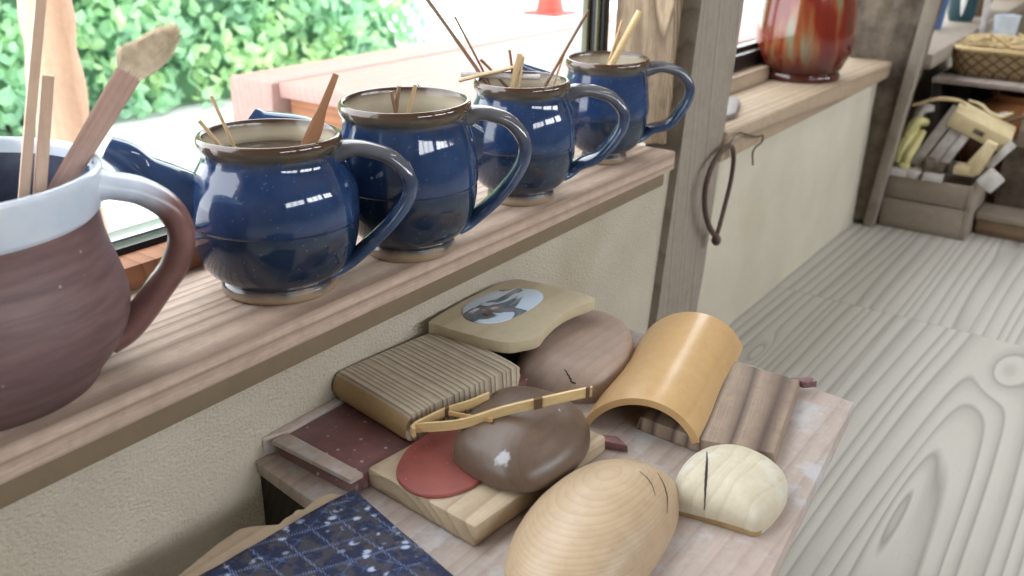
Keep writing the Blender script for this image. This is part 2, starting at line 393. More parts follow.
def cloth():
    N = NT('indigo_stitched_cloth'); o = N.tc.outputs['Object']
    v = N.mapping(o, rot=(0, 0, R(28)))
    x, y, z = N.sep(v)
    def tri(a, f): return N.math('ABSOLUTE', N.math('SUBTRACT', N.math('FRACT', N.math('MULTIPLY', a, f)), .5))
    dots = N.voro(v, 620, 'F1', .15)
    dm = N.ramp(dots, [(.28, 1), (.42, 0)])
    a = tri(N.math('ADD', x, N.math('MULTIPLY', y, .35)), 52); b = tri(y, 52)
    lx = N.ramp(a, [(.04, 1), (.06, 0)]); ly = N.ramp(b, [(.04, 1), (.06, 0)])
    d1 = tri(N.math('ADD', x, y), 72); d2 = tri(N.math('SUBTRACT', x, y), 72)
    cell = N.noise(v, 95, 2)
    ln = N.math('MULTIPLY', N.math('MULTIPLY', N.math('MAXIMUM', lx, ly), dm), .6)
    motif = N.math('MULTIPLY', N.ramp(N.math('MULTIPLY', d1, d2), [(.0, 1), (.018, 0)]), N.ramp(cell, [(.5, 0), (.62, .8)]))
    weave = N.noise(N.mapping(v, sc=(1, 4, 1)), 420, 2)
    spots = N.ramp(N.voro(N.mapping(v, sc=(1,1.6,1)), 85), [(.20, .8), (.34, 0)])
    spots = N.math('MULTIPLY', spots, N.ramp(N.noise(v, 140, 1), [(.45, 0), (.55, 1)]))
    tan = N.ramp(N.noise(v, 130, 2), [(.48, 0), (.56, .8)])
    col = N.mix(N.ramp(weave, [(.4, 0), (.6, 1)]), sr(14,20,42), sr(30,42,78))
    col = N.mix(tan, col, sr(62,60,66))
    col = N.mix(N.math('MULTIPLY', motif, .6), col, sr(88,110,168))
    col = N.mix(ln, col, sr(130,150,196))
    col = N.mix(spots, col, sr(176,190,224))
    N.bump(N.math('ADD', weave, N.math('MULTIPLY', N.noise(o, 60, 2), 2)), .5, .0008)
    return N.done(col, .85)
M['cloth'] = cloth()
def inlay():
    N = NT('painted_porcelain_glaze'); o = N.tc.outputs['Object']
    v = N.mapping(o, sc=(1, 1.6, 1))
    w = N.noise(N.mapping(v, loc=(2.3,.4,0)), 26, 2, .5, dist=.8)
    col = N.ramp(w, [(.0, sr(186,206,228)), (.50, sr(190,208,228)), (.53, sr(92,104,110)), (.62, sr(112,126,136)), (.65, sr(150,112,108)), (.70, sr(196,212,230))])
    return N.done(col, .12)
M['inlay'] = inlay()
M['hole'] = plain('dark_nail_hole', (.02,.015,.01), .8)
M['rust'] = plain('rusty_brown_wire', sr(92,72,62), .6, scale=200, col2=sr(64,48,42))
M['stone'] = plain('grey_slate_piece', sr(112,106,104), .5, scale=60)
M['wicker'] = None
def wicker():
    N = NT('woven_bamboo_wicker'); o = N.tc.outputs['Object']
    x, y, z = N.sep(o)
    u = N.math('ADD', N.math('MULTIPLY', N.math('ADD', x, y), 36), N.math('MULTIPLY', z, 46))
    w = N.math('ADD', N.math('MULTIPLY', N.math('ADD', x, y), 36), N.math('MULTIPLY', z, -46))
    a = N.math('ABSOLUTE', N.math('SUBTRACT', N.math('FRACT', u), .5)); b = N.math('ABSOLUTE', N.math('SUBTRACT', N.math('FRACT', w), .5))
    g = N.ramp(N.math('MAXIMUM', a, b), [(.36, 0), (.47, 1)])
    col = N.mix(g, sr(158,134,98), sr(84,64,44))
    N.bump(N.math('MULTIPLY', g, -1), .8, .003)
    return N.done(col, .6)
M['wicker'] = wicker()
M['jar'] = plain('tenmoku_brown_glaze', sr(96,56,36), .1, scale=8, col2=sr(150,100,60), Coat_Weight=.5)
M['straw'] = plain('pale_straw_bits', sr(200,176,134), .7)
M['bristle'] = plain('tan_bristle_hair', sr(236,222,198), .8, scale=200, col2=sr(206,188,160))
M['handle'] = wood('grey_brown_brush_wood', sr(184,152,138), sr(150,120,108), rings=300, xs=.02, c=(0,.1,.3), warp=.003, rough=.5, axis='Z', lines=.4)
M['yellow'] = plain('pale_yellow_rubber', sr(206,200,140), .55, scale=30)
M['leaf'] = None
def leafm():
    N = NT('glossy_hedge_leaf'); o = N.tc.outputs['Object']
    n = N.noise(o, 5, 4, .6)
    col = N.ramp(n, [(.3, (.28,.52,.42)), (.5, (.44,.76,.44)), (.66, (.72,.92,.46))])
    N.b.inputs['Subsurface Weight'].default_value = 0
    tr = N.n.new('ShaderNodeBsdfTranslucent'); N.link(col, tr.inputs[0])
    mx = N.n.new('ShaderNodeMixShader'); mx.inputs[0].default_value = .3
    N.l.new(N.b.outputs[0], mx.inputs[1]); N.l.new(tr.outputs[0], mx.inputs[2]); N.l.new(mx.outputs[0], N.out.inputs[0])
    return N.done(col, .35)
M['leaf'] = leafm()
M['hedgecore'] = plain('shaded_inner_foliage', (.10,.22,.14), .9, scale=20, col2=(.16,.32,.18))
M['ground'] = plain('white_concrete_yard', (.72,.72,.74), .8, scale=3)
M['whitewall'] = plain('white_render', (.75,.77,.78), .8)
M['deck'] = wood('pinkish_deck_plank', sr(180,146,138), sr(150,114,108), rings=60, xs=.03, c=(0,1.0,.1), rough=.6, stain=sr(168,134,128), lines=.5)
M['deckend'] = wood('orange_brown_beam', sr(164,112,78), sr(128,82,56), rings=60, xs=.03, c=(0,1.0,.1), rough=.7, axis='Y')
M['opost'] = wood('peeled_cedar_post', sr(208,172,144), sr(180,138,110), rings=60, xs=.03, c=(0,.1,.1), rough=.7, axis='Z', lines=.4)
M['coneorange'] = plain('traffic_red', (.6,.05,.03), .5)
M['bluepl'] = plain('blue_plastic', sr(60,92,140), .4)
M['tealgl'] = plain('dark_teal_glaze', sr(30,66,74), .3)

# ---------------------------------------------------------------- setting
def struct(name, bm, m, **k):
    o = obj(name, bm, m, **k); o['kind'] = 'structure'; return o
WY = .472
# floor boards, one mesh, a colour attribute shifts each board's grain
def floor():
    bm = bmesh.new(); lay = None
    boards = [(-1.2,1.45,.272,.60,(0,.0,0)), (1.45,3.4,.350,.60,(.4,.03,.01)), (1.45,3.4,.169,.350,(-1.1,-.06,.01)),
              (-1.2,1.45,-.046,.272,(0,0,0)), (1.45,3.4,-.101,.169,(-.6,.09,.0)), (-1.2,1.45,-.361,-.046,(.3,.33,0)), (1.45,3.4,-.361,-.101,(-.9,.3,0)),
              (-1.2,3.4,-.7,-.362,(8,.5,0)), (-1.2,3.4,-1.05,-.702,(1,1.0,0)), (-1.2,3.4,-1.4,-1.052,(4,1.3,0)), (-1.2,3.4,-1.8,-1.402,(7,1.6,0)), (-1.2,3.4,-2.2,-1.802,(2,2,0))]
    offs = []
    for (a, b, c, d, off) in boards:
        n0 = len(bm.faces); g = .00012
        box(a+g, b-g, c+g, d-g, -.03, 0, .0006, 1, bm); offs += [off]*(len(bm.faces)-n0)
    box(-1.2, 3.4, -2.2, .6, -.045, -.031, 0, 1, bm); offs += [(0,0,0)]*6
    me = bpy.data.meshes.new('floor'); bm.to_mesh(me); bm.free(); me.materials.append(M['floor'])
    at = me.attributes.new('board', 'FLOAT_VECTOR', 'FACE')
    for i, o in enumerate(offs): at.data[i].vector = o
    o = bpy.data.objects.new('floor', me); COL.objects.link(o); o['kind'] = 'structure'
floor()
# window wall: low plaster panels
struct('wall_front', box(-1.2, 1.03, WY, .60, 0, .333-.02), M['wall'])
struct('wall_front_far', box(1.06, 3.4, WY, .60, 0, .30), M['wall2'])
struct('trim_1', box(-1.2, .972, WY-.006, WY+.02, .2895, .311, .002), M['band'])
# upper window wall above both windows, out of the frame
struct('wall_front_upper', box(-1.2, 3.4, .50, .60, 1.15, 2.15), M['wallin'])
struct('wall_left', box(-1.3, -1.2, -2.2, .60, 0, 2.15), M['wallin'])
struct('wall_right', box(3.4, 3.5, -2.2, .60, 0, 2.15), M['wallin'])
bm = box(-1.2, 3.4, -2.3, -2.2, 0, 1.15); box(-1.2, 3.4, -2.3, -2.2, 1.75, 2.15, bm=bm)
for x0, x1 in ((-1.2,-.9),(.5,.7),(1.9,2.1),(3.2,3.4)): box(x0, x1, -2.3, -2.2, 1.15, 1.75, bm=bm)
struct('wall_back', bm, M['wallin'])
struct('ceiling', box(-1.5, 3.7, -2.4, 1.0, 2.15, 2.22), M['ceil'])
for i, (x0, x1) in enumerate(((-.9,.5),(.7,1.9),(2.1,3.2))):
    bm = box(x0, x1, -2.27, -2.22, 1.15, 1.19); box(x0, x1, -2.27, -2.22, 1.71, 1.75, bm=bm)
    n = 3
    for k in range(n+1):
        x = x0+.02+(x1-x0-.04)*k/n; box(x-.02, x+.02, -2.27, -2.22, 1.15, 1.75, bm=bm)
    struct('window_%d' % (i+3), bm, M['crate'])

def rough_box(pts_b, pts_t, cuts, amp, sc, mat, name, kind=True, seed=0, parent=None):
    bm = hexa(pts_b, pts_t)
    bmesh.ops.subdivide_edges(bm, edges=bm.edges[:], cuts=cuts, use_grid_fill=True)
    bmesh.ops.recalc_face_normals(bm, faces=bm.faces[:])
    bm.normal_update()
    for v in bm.verts:
        n = noise.noise(Vector((v.co.x*sc+seed, v.co.y*sc, v.co.z*sc*.35)))+.5*noise.noise(Vector((v.co.x*sc*2.3, v.co.y*sc*2.3+seed, v.co.z*sc)))
        v.co += v.normal*amp*n
    o = obj(name, bm, mat, parent)
    if kind: o['kind'] = 'structure'
    return o
# sills
def sill(name, x0, x1, y0, y1, z0, z1, mat, amp=.0012, x0f=None):
    bm = hexa([(x0,y0,z0),(x1,y0,z0),(x1,y1,z0),(x0,y1,z0)], [(x0,y0,z1),(x1,y0,z1),(x1,y1,z1),(x0,y1,z1)], .002)
    o = obj(name, bm, mat, angle=30); o['kind'] = 'structure'; return o
sill('trim_2', -1.2, .973, .4545, .600, .311, .333, M['sill'])
bm = hexa([(1.118,.458,.286),(1.93,.452,.292),(1.93,.60,.292),(1.118,.60,.286)], [(1.128,.455,.327),(1.95,.448,.324),(1.95,.60,.324),(1.128,.60,.327)], .005)
o = obj('trim_3', bm, M['sill2']); o['kind'] = 'structure'
bm = hexa([(2.0,.40,.30),(3.4,.44,.30),(3.4,.60,.30),(2.0,.60,.30)], [(2.0,.40,.33),(3.4,.44,.33),(3.4,.60,.33),(2.0,.60,.33)], .005)
o = obj('trim_4', bm, M['crate']); o['kind'] = 'structure'
# posts
bm = hexa([(.962,.462,0),(1.090,.462,0),(1.09,.56,0),(.962,.56,0)], [(1.128,.462,1.15),(1.250,.462,1.15),(1.25,.50,1.15),(1.128,.50,1.15)], .006)
# leaning square post
bm.free()
rough_box([(.958,.462,0),(1.089,.462,0),(1.089,.510,0),(.958,.510,0)], [(1.112,.462,1.15),(1.232,.462,1.15),(1.232,.510,1.15),(1.112,.510,1.15)], 24, .0015, 60, M['post'], 'post_trim_1').name = 'trim_5'
rough_box([(.978,.474,.334),(1.09,.511,.334),(1.09,.56,.334),(.980,.549,.334)], [(.982,.474,1.15),(1.20,.511,1.15),(1.20,.59,1.15),(.984,.549,1.15)], 30, .005, 40, M['rough'], 'trim_6', seed=4)
rough_box([(1.880,.438,0),(1.96,.438,0),(1.96,.56,0),(1.872,.50,0)], [(1.95,.335,1.15),(2.05,.335,1.15),(2.05,.60,1.15),(1.94,.60,1.15)], 34, .010, 30, M['log'], 'trim_7', seed=9)
bm = hexa([(1.866,.430,0),(1.884,.428,0),(1.884,.447,0),(1.866,.449,0)], [(1.925,.323,1.15),(1.945,.320,1.15),(1.945,.345,1.15),(1.925,.348,1.15)], .002)
struct('trim_8', bm, M['post'])
# window 1: tan step, black bottom sash, grey outer rail, jamb
w = empty('window_1', (0,0,0)); w['kind'] = 'structure'
def wpart(name, bm, m, p): return obj(name, bm, m, p)
wpart('rail', box(-1.2, .975, .585, .612, .333, .351, .001), M['deckend'], w)
wpart('track', box(-1.2, .975, .612, .628, .333, .356, .001), M['black'], w)
wpart('outer_track', box(-1.2, .975, .628, .650, .30, .357, .001), M['alu'], w)
wpart('frame', box(.965, .977, .5545, .560, .357, 1.15, .001), M['black'], w)
wpart('jamb', box(.960, .977, .5605, .5635, .357, 1.15, .001), M['olive'], w)
wpart('jamb', box(.965, .977, .564, .5735, .357, 1.15, .001), M['black'], w)
wpart('jamb', box(.960, .977, .574, .581, .357, 1.15, .001), M['olive'], w)
wpart('frame', box(.972, .977, .5815, .6, .357, 1.15, .001), M['alu'], w)
w = empty('window_2', (0,0,0)); w['kind'] = 'structure'
wpart('rail', box(1.205, 1.95, .562, .585, .325, .348, .001), M['sill2'], w)
wpart('frame', box(1.205, 1.95, .585, .60, .325, .372, .001), M['black'], w)
wpart('frame', box(1.205, 1.95, .600, .615, .325, .380, .001), M['black'], w)
glass = NT('window_glass'); glass.b.inputs['Transmission Weight'].default_value = 1; glass.b.inputs['IOR'].default_value = 1.45
glass = glass.done((.97,.98,.98), 0.0)
# ---------------------------------------------------------------- bench with the throwing tools
bench = empty('work_bench', (.53,.30,0), 0, 'low wooden bench with pale dusty top against the plaster wall, covered with wooden tools', 'bench')
def child(name, bm, m, p=bench, **k):
    o = obj(name, bm, m, p, **k)
    # world coordinates were used: shift by the parent's own place
    o.location = (-p.location.x, -p.location.y, -p.location.z) if p.rotation_euler.z == 0 else (0,0,0)
    return o
child('bench_top', hexa([(.356,.4715,.216),(.350,.100,.216),(.456,.128,.216),(.700,.1505,.216),(.7145,.255,.216),(.7145,.4715,.216)][0:1]+[(.345,.40,.216),(.33,.12,.216),(.456,.1275,.216),(.700,.1505,.216),(.7145,.255,.216),(.7145,.4715,.216)],
      [(.354,.4715,.228),(.345,.40,.228),(.33,.12,.228),(.456,.1285,.228),(.699,.1515,.228),(.713,.255,.228),(.713,.4715,.228)], .0012), M['bench'])
child('shade_panel', box(.60, .625, .18, .46, 0, .216, .001), M['darkwood_shade'])  # unseen support, added with the next to keep light out of the hollow
child('shade_panel', box(.372, .60, .20, .222, 0, .216, .001), M['darkwood_shade'])
child('shade_panel', box(.357, .371, .15, .4712, 0, .216, .001), M['darkwood_shade'])  # closes the open end; its dark colour stands in for the hollow's shadow

def thing(name, label, cat, bm, m, group=None, **k):
    """one-mesh thing; the mesh is moved so that its origin is at its own base"""
    bm.verts.ensure_lookup_table()
    n = len(bm.verts); cx = sum(v.co.x for v in bm.verts)/n; cy = sum(v.co.y for v in bm.verts)/n; z0 = min(v.co.z for v in bm.verts)
    for v in bm.verts: v.co -= Vector((cx, cy, z0))
    o = obj(name, bm, m, **k); o.location = (cx, cy, z0)
    return tag(o, label, cat, group)
def sub(name, bm, m, p, **k):
    """child built in world coordinates"""
    off = Vector(p.location)
    for v in bm.verts: v.co -= off
    return obj(name, bm, m, p, **k)

# plum lacquered board with an end batten, against the wall
t = empty('lacquered_board', (.43,.42,.2285), 0, 'plum red lacquered board with pale batten, spotted with clay, lying under the ridged block', 'board')
sub('board', hexa([(.366,.385,.2285),(.56,.372,.2285),(.565,.463,.2285),(.3685,.463,.2285)], [(.366,.385,.2392),(.374,.384,.2394),(.56,.372,.2415),(.565,.463,.2415),(.3685,.463,.2392)][0:0]+[(.374,.384,.2415),(.56,.372,.2415),(.565,.463,.2415),(.380,.463,.2415)], .0008), M['lacquer'], t)
sub('batten', hexa([(.3625,.384,.2395),(.3735,.383,.2395),(.3785,.462,.2395),(.3645,.464,.2395)], [(.3625,.384,.2435),(.3735,.383,.2435),(.3785,.462,.2435),(.3645,.464,.2435)], .0008), M['bench'], t)
sub('edge_strip', hexa([(.380,.4635,.2285),(.56,.4635,.2285),(.56,.4712,.2285),(.362,.4712,.2285)], [(.380,.4635,.2437),(.56,.4635,.2437),(.56,.4712,.2437),(.362,.4712,.2437)], .0006), M['bench'], t)

# ridged cedar block
def ridged():
    b = bmesh.new()
    prof = [(.00,.2455),(.0,.2440)][:0]
    prof = [(.085,.2425),(.045,.2432),(.018,.2455),(.004,.2500),(.0,.2550),(.010,.2605),(.030,.2645),(.06,.2665),(.3,.2668),(.6,.2668),(.93,.2662),(.985,.2650),(1.0,.2630),(.995,.2600),(1.005,.2560),(.99,.2500),(.975,.2440),(.95,.2425),(.6,.2420),(.3,.2420)]
    NY = 10; rings = []
    for q in range(NY+1):
        t = q/NY; A = Vector((.4315,.4700)).lerp(Vector((.4165,.3830)), t); B = Vector((.553,.4555)).lerp(Vector((.531,.3650)), t)
        ins = .0008 if q in (0, NY) else 0
        rings.append([b.verts.new((*(A.lerp(B, x)), z-ins if z > .255 else z+ins)) for x, z in prof])
    K = len(prof)
    for P_, Q_ in zip(rings, rings[1:]):
        for k in range(K):
            f = b.faces.new([P_[k], P_[(k+1)%K], Q_[(k+1)%K], Q_[k]]); f.material_index = 1 if k < 6 else 0
    b.faces.new(rings[0]); b.faces.new(rings[-1][::-1])
    return b
thing('ridged_wooden_block', 'thick weathered cedar block with deep parallel ridges and end grain, lying on the plum board', 'block', ridged(), [M['ridge'], M['honey']], angle=40)

# hidden riser and inlaid board
thing('riser_block', 'dark wooden block under the inlaid board, by the wall', 'block', box(.575, .665, .40, .452, .2285, .2645, .001), M['darkwood_shade'])
ib = empty('inlaid_board', (.60,.415,.261), 0, 'cream wooden board with rounded corners and a small painted porcelain plaque set in its top', 'board')
outl = [(.533,.452),(.538,.461),(.600,.4645),(.645,.461),(.658,.449),(.663,.405),(.662,.380),(.655,.373),(.635,.378),(.612,.380),(.585,.376),(.566,.371),(.552,.376),(.539,.388),(.534,.42)]
L = [(p.x, p.y) for p in smooth_loop(outl, 60)]
sub('board', prism(L, .2650, .275, .003), M['cream'], ib)
ol = [(.560,.444),(.575,.4545),(.600,.4575),(.622,.452),(.638,.438),(.642,.424),(.632,.411),(.607,.4065),(.580,.408),(.562,.415),(.555,.430)]
L = [(p.x, p.y) for p in smooth_loop(ol, 40)]
pq = sub('porcelain_plaque', prism(L, .2745, .2757, .0004), M['inlay'], ib)
sub('knot_hole', lathe([(0,0),(0,.0042),(.0008,.0040),(.0008,.0022),(.0003,.0018),(.0003,0)], 16).__class__ and (lambda b: (bmesh.ops.translate(b, verts=b.verts[:], vec=(.574,.428,.2756)), b)[1])(lathe([(0,0),(0,.0042),(.0008,.0040),(.0008,.0025),(.0003,.0018),(.0003,0)], 16)), M['brown'], ib)

# pinkish oval with a crack
ol = [(.553,.366),(.556,.385),(.585,.402),(.625,.409),(.668,.405),(.690,.388),(.686,.358),(.660,.333),(.620,.317),(.582,.314),(.560,.333)]
bm = dome(ol, .032, prof=3.2, side=.004, n=72, rings=16, base=.2285, flat=(.0275,-.04,.02))
OVAL = t = thing('oval_wooden_paddle', 'smooth pinkish brown oval wooden form with a crack in its side, touching the inlaid board', 'wooden form', bm, M['pinkish'], angle=50)
def crack(p, pts, w, m=None):
    bm = tube(spline(pts, 16), w, 6); return sub('crack', bm, m or M['hole'], p)

# two-layer pine block, red leather disc, brown half dome
bm = hexa([(.380,.387,.2285),(.370,.286,.2285),(.515,.276,.2285),(.512,.372,.2285)], [(.377,.383,.246),(.369,.285,.246),(.509,.273,.246),(.508,.370,.246)], .003)
thing('pine_block', 'thick pale pine block with rounded edges under the red disc and brown dome', 'block', bm, M['block'])
dc = [(.379,.358),(.372,.335),(.383,.317),(.410,.310),(.440,.322),(.458,.345),(.462,.368),(.440,.376),(.405,.373)]
bm = dome(dc, .0035, prof=4, side=.0015, n=56, rings=6, base=.2463)
thing('red_leather_disc', 'flat dusty red oval disc lying on the pine block', 'disc', bm, M['redleather'])
bo = [(.405,.298),(.407,.322),(.416,.3405),(.434,.3485),(.462,.356),(.490,.355),(.508,.338),(.512,.310),(.502,.286),(.478,.270),(.446,.2655),(.419,.272),(.408,.284)]
bm = dome(bo, .0295, prof=2.25, side=.002, n=72, rings=18, base=.2502, shift=(.006,.010))
t = thing('brown_wooden_dome', 'polished dark brown wooden half dome with pale scuffs, resting on the red disc', 'wooden form', bm, M['brown'], angle=60)
BROWN = t
# purple slat peeking from under
thing('dark_wedge', 'short dark purplish wedge poking out from under the pine block', 'wedge', hexa([(.5155,.300,.2287),(.5155,.281,.2287),(.523,.262,.2287),(.530,.275,.2287)], [(.5155,.300,.2357),(.5155,.281,.2357),(.521,.262,.2357),(.528,.275,.2357)], .001), M['lacquer'])

# tongs of split bamboo
tg = empty('bamboo_tongs', (.413,.36,.262), 0, 'long bent split bamboo tongs lying across the brown dome and red disc', 'tongs')
def strip_bm(pts, w, th, n=24):
    P = spline(pts, n); b = bmesh.new(); rings = []
    for i, p in enumerate(P):
        t_ = (P[min(i+1, n)]-P[max(i-1, 0)]).normalized(); side = t_.cross(Vector((0, 0, 1))).normalized()
        up = Vector((0, 0, 1))
        rings.append([b.verts.new(p+side*sx*th/2+up*sz*w/2) for sx, sz in ((-1,-1),(1,-1),(1,1),(-1,1))])
    for A, B in zip(rings, rings[1:]):
        for k in range(4): b.faces.new([A[k], A[(k+1)%4], B[(k+1)%4], B[k]])
    b.faces.new(rings[0][::-1]); b.faces.new(rings[-1])
    return b
sub('long_arm', strip_bm([(0.4083,0.3676,0.2630),(0.4140,0.3708,0.2630),(0.4221,0.3384,0.2740),(0.4415,0.3168,0.2825),(0.4618,0.2925,0.2900),(0.4784,0.2700,0.2970)], .0068, .0024), M['strip'], tg)
sub('short_arm', strip_bm([(0.4083,0.3676,0.2630),(0.4146,0.3722,0.2630),(0.4246,0.3689,0.2650),(0.4361,0.3611,0.2695),(0.4473,0.3494,0.2740),(0.4586,0.3413,0.2780)], .0062, .0022), M['strip'], tg)
sub('spreader', strip_bm([(0.4342,0.3578,0.2700),(0.4327,0.3381,0.2745),(0.4324,0.3192,0.2790)], .0030, .0018, 6), M['bamboo'], tg)
for (p, q) in (((0.4538,0.3001,0.2880),(0.4578,0.2963,0.2890)), ((0.4764,0.2734,0.2960),(0.4773,0.2709,0.2968))):
    P0, P1 = Vector(p), Vector(q)
    sub('binding', strip_bm([P0, (P0+P1)/2, P1], .0076, .0034, 4), M['bindcord'], tg)
P0, P1 = Vector((0.4349,0.3619,0.2690)), Vector((0.4368,0.3599,0.2700))
sub('binding', strip_bm([P0, (P0+P1)/2, P1], .0068, .0032, 4), M['bindcord'], tg)

# half-round bamboo
def half_pipe():
    A = Vector((.5445,.2655,.234)); B = Vector((.7115,.3015,.234)); ax = (B-A).normalized()
    side = Vector((-ax.y, ax.x, 0)); up = Vector((0,0,1)); b = bmesh.new()
    Ro, Ri = .0495, .0440; a0 = R(23); n = 32; m = 24; rings = []
    cz = -Ro*math.sin(a0)
    for i in range(m+1):
        s = i/m; c = A.lerp(B, s); wob = 1+.012*math.sin(s*9)
        ring = []
        for (rr, rev) in ((Ro, 0), (Ri, 1)):
            for k in range(n+1):
                a = a0+(PI-2*a0)*k/n
                if rev: a = PI-a
                rr2 = rr*wob
                ring.append(b.verts.new(c+side*rr2*math.cos(a)+up*(cz+rr2*math.sin(a)+.0)))
        rings.append(ring)
    K = len(rings[0])
    for P_, Q_ in zip(rings, rings[1:]):
        for k in range(K): b.faces.new([P_[k], P_[(k+1)%K], Q_[(k+1)%K], Q_[k]])
    for ring, rv in ((rings[0], True), (rings[-1], False)):
        for k in range(n):
            f = [ring[k], ring[k+1], ring[K-2-k], ring[K-1-k]]
            b.faces.new(f[::-1] if rv else f)
    # left foot sits on the bench, right foot on the streaked board: slight roll
    for v in b.verts:
        d = (v.co-A).dot(side); v.co.z += -d*.10-.0015
    return b
thing('half_bamboo_tube', 'glossy yellow half-round bamboo tube arched over the bench, its edge on the streaked board', 'bamboo tube', half_pipe(), M['bamboo'], angle=50)

# streaked board and peg
sb = empty('streaked_board', (.62,.22,.2285), 0, 'dark streaked wooden board with a projecting peg, partly under the half bamboo tube', 'board')
sub('board', hexa([(.555,.274,.2285),(.553,.218,.2285),(.571,.169,.2285),(.690,.193,.2285),(.690,.262,.2285)], [(.557,.272,.2395),(.555,.219,.2395),(.569,.171,.2395),(.688,.194,.2395),(.688,.260,.2395)], .0015), M['darkgrain'], sb)
sub('peg', hexa([(.688,.190,.2325),(.697,.182,.2325),(.7015,.189,.2325),(.690,.203,.2325)], [(.688,.190,.2385),(.697,.182,.2385),(.7015,.189,.2385),(.690,.203,.2385)], .001), M['lacquer'], sb)

# big blond dome
ell = lambda cx, cy, a, b, rot, n=12, e=0: [(cx+a*math.cos(q)*math.cos(rot)-b*math.sin(q)*math.sin(rot)+e*math.sin(q)**2*0, cy+a*math.cos(q)*math.sin(rot)+b*math.sin(q)*math.cos(rot)) for q in [2*PI*i/n for i in range(n)]]
do = [(.335,.215),(.345,.243),(.372,.263),(.410,.273),(.448,.272),(.478,.261),(.496,.238),(.494,.212),(.474,.198),(.440,.190),(.400,.187),(.355,.192)] #,(.376,.262),(.410,.273),(.450,.273),(.480,.262),(.498,.236),(.496,.208),(.470,.188),(.430,.172),(.380,.166),(.345,.178)]
bm = dome(do, .037, prof=2.2, side=.002, n=80, rings=22, base=.2285, shift=(.012,0))
BIG = thing('blond_wooden_dome', 'large smooth blond wooden dome with fine concentric rings, nearest the camera', 'wooden form', bm, M['dome'], angle=60)
# small chalky dome with a flat cut side and a crack
def seg(a, b, n): return [(a[0]+(b[0]-a[0])*k/n, a[1]+(b[1]-a[1])*k/n) for k in range(n)]
so = seg((.4775,.200),(.4850,.1505),7)+[(.4860,.1493),(.500,.1462),(.520,.1455),(.537,.148),(.552,.157),(.561,.175),(.559,.196),(.544,.211),(.520,.2165),(.494,.2125),(.4795,.2035)]
bm = dome(so, .025, prof=2.45, side=.0035, n=110, rings=18, base=.2285, shift=(.006,.010), wob=.0016)
for f in bm.faces:
    c_ = f.calc_center_median()
    if c_.z < .2325 and c_.x < .489: f.material_index = 1
sd = thing('chalky_wooden_dome', 'small chalky white wooden dome split by a thin dark crack, right of the blond dome', 'wooden form', bm, [M['dome2'], M['honey']], angle=50)
from mathutils.bvhtree import BVHTree
def crack_on(o, pts, w=.0005, n=40, jit=.0008):
    me = o.data; off = Vector(o.location); bv = BVHTree.FromPolygons([v.co+off for v in me.vertices], [tuple(p.vertices) for p in me.polygons])
    out = []
    for i, p in enumerate(spline([(*q, 0) for q in pts], n)):
        h = bv.ray_cast(Vector((p.x+jit*noise.noise(Vector((i*.5, off.x*50, 0))), p.y, .5)), Vector((0,0,-1)))
        if h[0]: out.append(h[0]-off)
    if len(out) > 2:
        rad = [(w*(.35+math.sin(PI*min(.98, .02+k/len(out)))), w) for k in range(len(out))]
        c = obj('crack', tube(out, rad, 6), M['hole'], o); return c
crack_on(sd, [(.524,.203),(.5098,.1965),(.4967,.1911),(.4875,.1870),(.4802,.1835)], .0007)
crack_on(BIG, [(.4597,.2213),(.4562,.212),(.4490,.204)], .0003)
crack_on(BIG, [(.472,.2145),(.462,.203),(.450,.1955)], .0004)
crack_on(OVAL, [(.565,.345),(.5615,.336),(.5625,.3325)], .0006)

# stitched cloth on a live-edge seat plank
sp = [(.10,.31),(.15,.375),(.200,.397),(.241,.401),(.270,.406),(.289,.407),(.295,.403),(.306,.391),(.312,.3925),(.318,.392),(.323,.3935),(.326,.390),(.340,.3925),(.349,.389),(.352,.380),(.335,.30),(.318,.24),(.30,.16),(.10,.12)]
thing('seat_plank', 'pale live-edge seat plank under the indigo cloth', 'plank', prism(sp, .2295, .2395, .0018), M['plank'])
def cloth_bm():
    b = bmesh.new(); nx, ny = 60, 60
    A, B, C_, D_ = Vector((.170,.394)), Vector((.3585,.3765)), Vector((.300,.150)), Vector((.10,.15))
    g = []
    for i in range(nx+1):
        row = []
        for j in range(ny+1):
            u, v = i/nx, j/ny
            p = A.lerp(B, u).lerp(D_.lerp(C_, u), v)
            z = .2405+.0012*noise.noise(Vector((p.x*22, p.y*22, 0)))+.0006
            if u > .93: z -= (u-.93)*.02
            row.append(b.verts.new((p.x+.0008*noise.noise(Vector((p.y*60,3,0))), p.y+.0008*noise.noise(Vector((p.x*60,0,0))), z)))
        g.append(row)
    for i in range(nx):
        for j in range(ny): b.faces.new([g[i][j], g[i+1][j], g[i+1][j+1], g[i][j+1]])
    return b
cl = thing('stitched_cloth', 'indigo cloth with white and grey stitched pattern spread over the seat plank', 'cloth', cloth_bm(), M['cloth'])
md = cl.modifiers.new('Solidify', 'SOLIDIFY'); md.thickness = .0014; md.offset = 1

